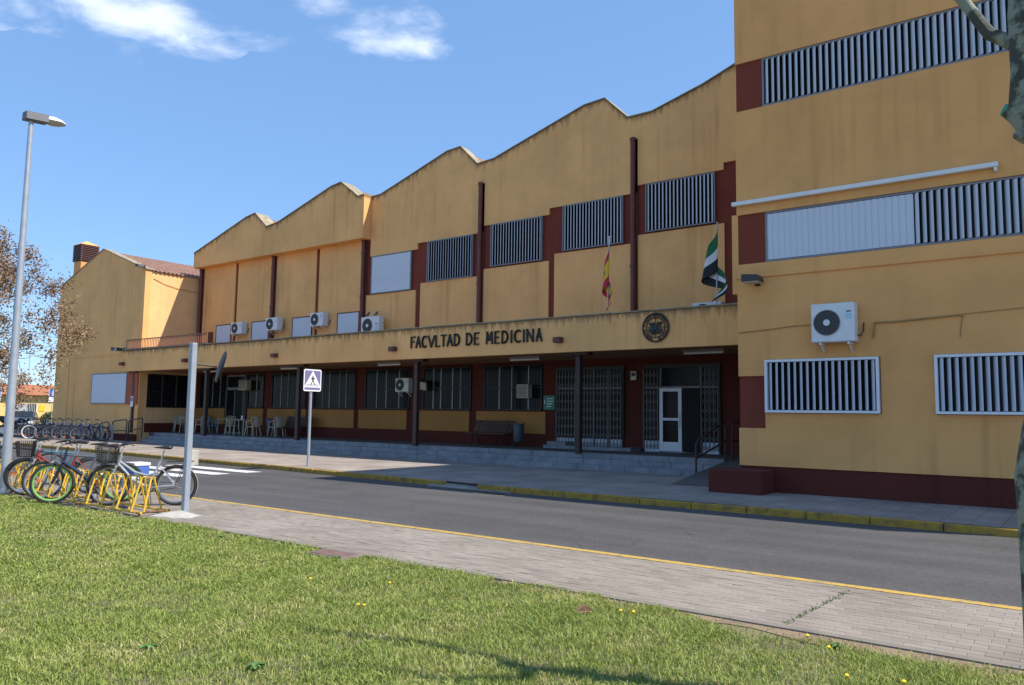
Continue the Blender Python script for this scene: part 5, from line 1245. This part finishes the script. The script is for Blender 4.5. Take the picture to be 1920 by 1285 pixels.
# ------------------------------------------------------------------ trees
def grow(k, p, d, r0, ln, depth, tips, rnd, spread=.6, droop=0.0, nseg=4, kids=(1, 3)):
    pts = [p.copy()]; rs = [r0]; q = p.copy(); dd = d.copy()
    for i in range(nseg):
        dd = (dd+Vector((rnd.uniform(-.16, .16), rnd.uniform(-.16, .16), rnd.uniform(-.10, .14)-droop))).normalized(); q = q+dd*ln/nseg; pts.append(q.copy()); rs.append(r0*(1-.42*(i+1)/nseg))
    k.tube(pts, rs, 7 if r0 > .03 else 4, True)
    if depth == 0: tips.append((q.copy(), dd.copy())); tips.append((pts[2].copy(), dd.copy())); return
    for c in range(rnd.randint(*kids)+(1 if depth > 2 else 0)):
        a = dd.orthogonal().normalized(); a.rotate(Matrix.Rotation(rnd.uniform(0, 6.28), 3, dd)); nd = (dd+a*rnd.uniform(spread*.6, spread*1.3)).normalized()
        st_ = pts[-1] if c < 2 else pts[-2]
        grow(k, st_, nd, rs[-1]*rnd.uniform(.62, .8), ln*rnd.uniform(.62, .85), depth-1, tips, rnd, spread, droop, nseg, kids)
rnd = random.Random(11)
lt = thing('seed_pod_tree', 'leafless tree hung with brown dry seed clusters behind the street lamp', 'tree', (-22.3, 5.6, 0))
k = MB(); k.tube([(-22.3, 5.6, -.1), (-22.25, 5.62, .9), (-22.3, 5.6, 2.0)], [.2, .16, .14], 12); tips = []
for i in range(7):
    a = 2*math.pi*i/7+.3; grow(k, Vector((-22.3, 5.6, 1.95)), Vector((math.cos(a)*.85, math.sin(a)*.85, rnd.uniform(.55, 1.15))).normalized(), .085, 1.5, 5, tips, rnd, .6, .015)
tr = k.build('trunk', 'twig', lt, smooth=True)
cen = np.array([(*t_[0],) for t_ in tips]); NL = 26
idx = rng.integers(0, len(cen), 62000); P_ = cen[idx]-np.array([-22.3, 5.6, 0])
clus = rng.normal(size=(len(cen), 3))*.05
P_ = P_+clus[idx]+rng.normal(size=(len(idx), 3))*np.array([.085, .085, .10])+np.array([0, 0, -.07])
a = rng.normal(size=(len(idx), 3)); a /= np.linalg.norm(a, axis=1)[:, None]; b2 = np.cross(a, rng.normal(size=(len(idx), 3))); b2 /= np.linalg.norm(b2, axis=1)[:, None]
sz = rng.uniform(.016, .036, len(idx))[:, None]
V = np.stack([P_-a*sz, P_+b2*sz*.7, P_+a*sz, P_-b2*sz*.7], 1).reshape(-1, 3)
me = bpy.data.meshes.new('crown'); me.from_pydata([tuple(v) for v in V], [], [(4*i, 4*i+1, 4*i+2, 4*i+3) for i in range(len(idx))]); me.materials.append(MATS['pods']); o = bpy.data.objects.new('crown', me); COL.objects.link(o); o.parent = lt

pt = thing('pollarded_plane_tree', 'pollarded plane tree trunk with lopped stubs at the lawn edge', 'tree', (-.22, 5.2, 0))
k = MB()
trunk = [(-.24, 5.2, -.1, .135), (-.265, 5.2, .25, .115), (-.28, 5.2, .8, .10), (-.29, 5.2, 1.15, .095), (-.285, 5.2, 1.3, .105), (-.265, 5.2, 1.5, .09), (-.20, 5.2, 1.9, .085), (-.13, 5.2, 2.3, .08), (-.13, 5.2, 2.9, .08), (-.19, 5.2, 3.2, .085), (-.25, 5.2, 3.36, .095), (-.25, 5.2, 3.6, .07), (-.255, 5.2, 3.95, .068), (-.25, 5.2, 4.05, .06)]
k.tube([t_[:3] for t_ in trunk], [t_[3] for t_ in trunk], 14); k.tube([(-.26, 5.2, 3.3), (-.345, 5.19, 3.39)], [.05, .036], 9)
k.tube([(-.25, 5.2, 3.75), (-.42, 5.25, 3.9), (-.52, 5.28, 4.1), (-.75, 5.3, 4.55), (-1.1, 5.2, 5.0)], [.045, .036, .033, .03, .024], 9)
k.tube([(-.25, 5.2, 3.8), (.1, 5.1, 4.2), (.3, 5.0, 4.9), (.2, 5.0, 5.5)], [.05, .04, .035, .02], 9); k.tube([(-.2, 5.2, 3.0), (.2, 5.35, 3.4), (.6, 5.6, 4.2)], [.05, .04, .03], 9)
for (x, y, z) in [(-.30, 5.15, 3.53), (-.24, 5.13, 3.8), (-.2, 5.12, 3.9), (-.3, 5.14, 3.2), (-.35, 5.15, 1.25)]: k.tube([(x+.04, y+.04, z), (x, y-.02, z+.015)], [.03, .022], 8)
k.build('trunk', 'bark', pt, smooth=True)
k = MB(); k.tube([(-.345, 5.19, 3.39), (-.362, 5.188, 3.40)], .034, 10); k.build('painted_stub', mat('stub_green', (.05, .33, .28), .6, .2, 20).name, pt)
tw = MB(); tips = []; rnd = random.Random(5)
for (p, d) in [((-1.1, 5.2, 5.0), (-.6, 0, .8)), ((.2, 5.0, 5.5), (0, 0, 1)), ((.6, 5.6, 4.2), (.5, .2, .8))]:
    grow(tw, Vector(p), Vector(d).normalized(), .02, .7, 2, tips, rnd, .5)
tw.build('crown', 'twig', pt)
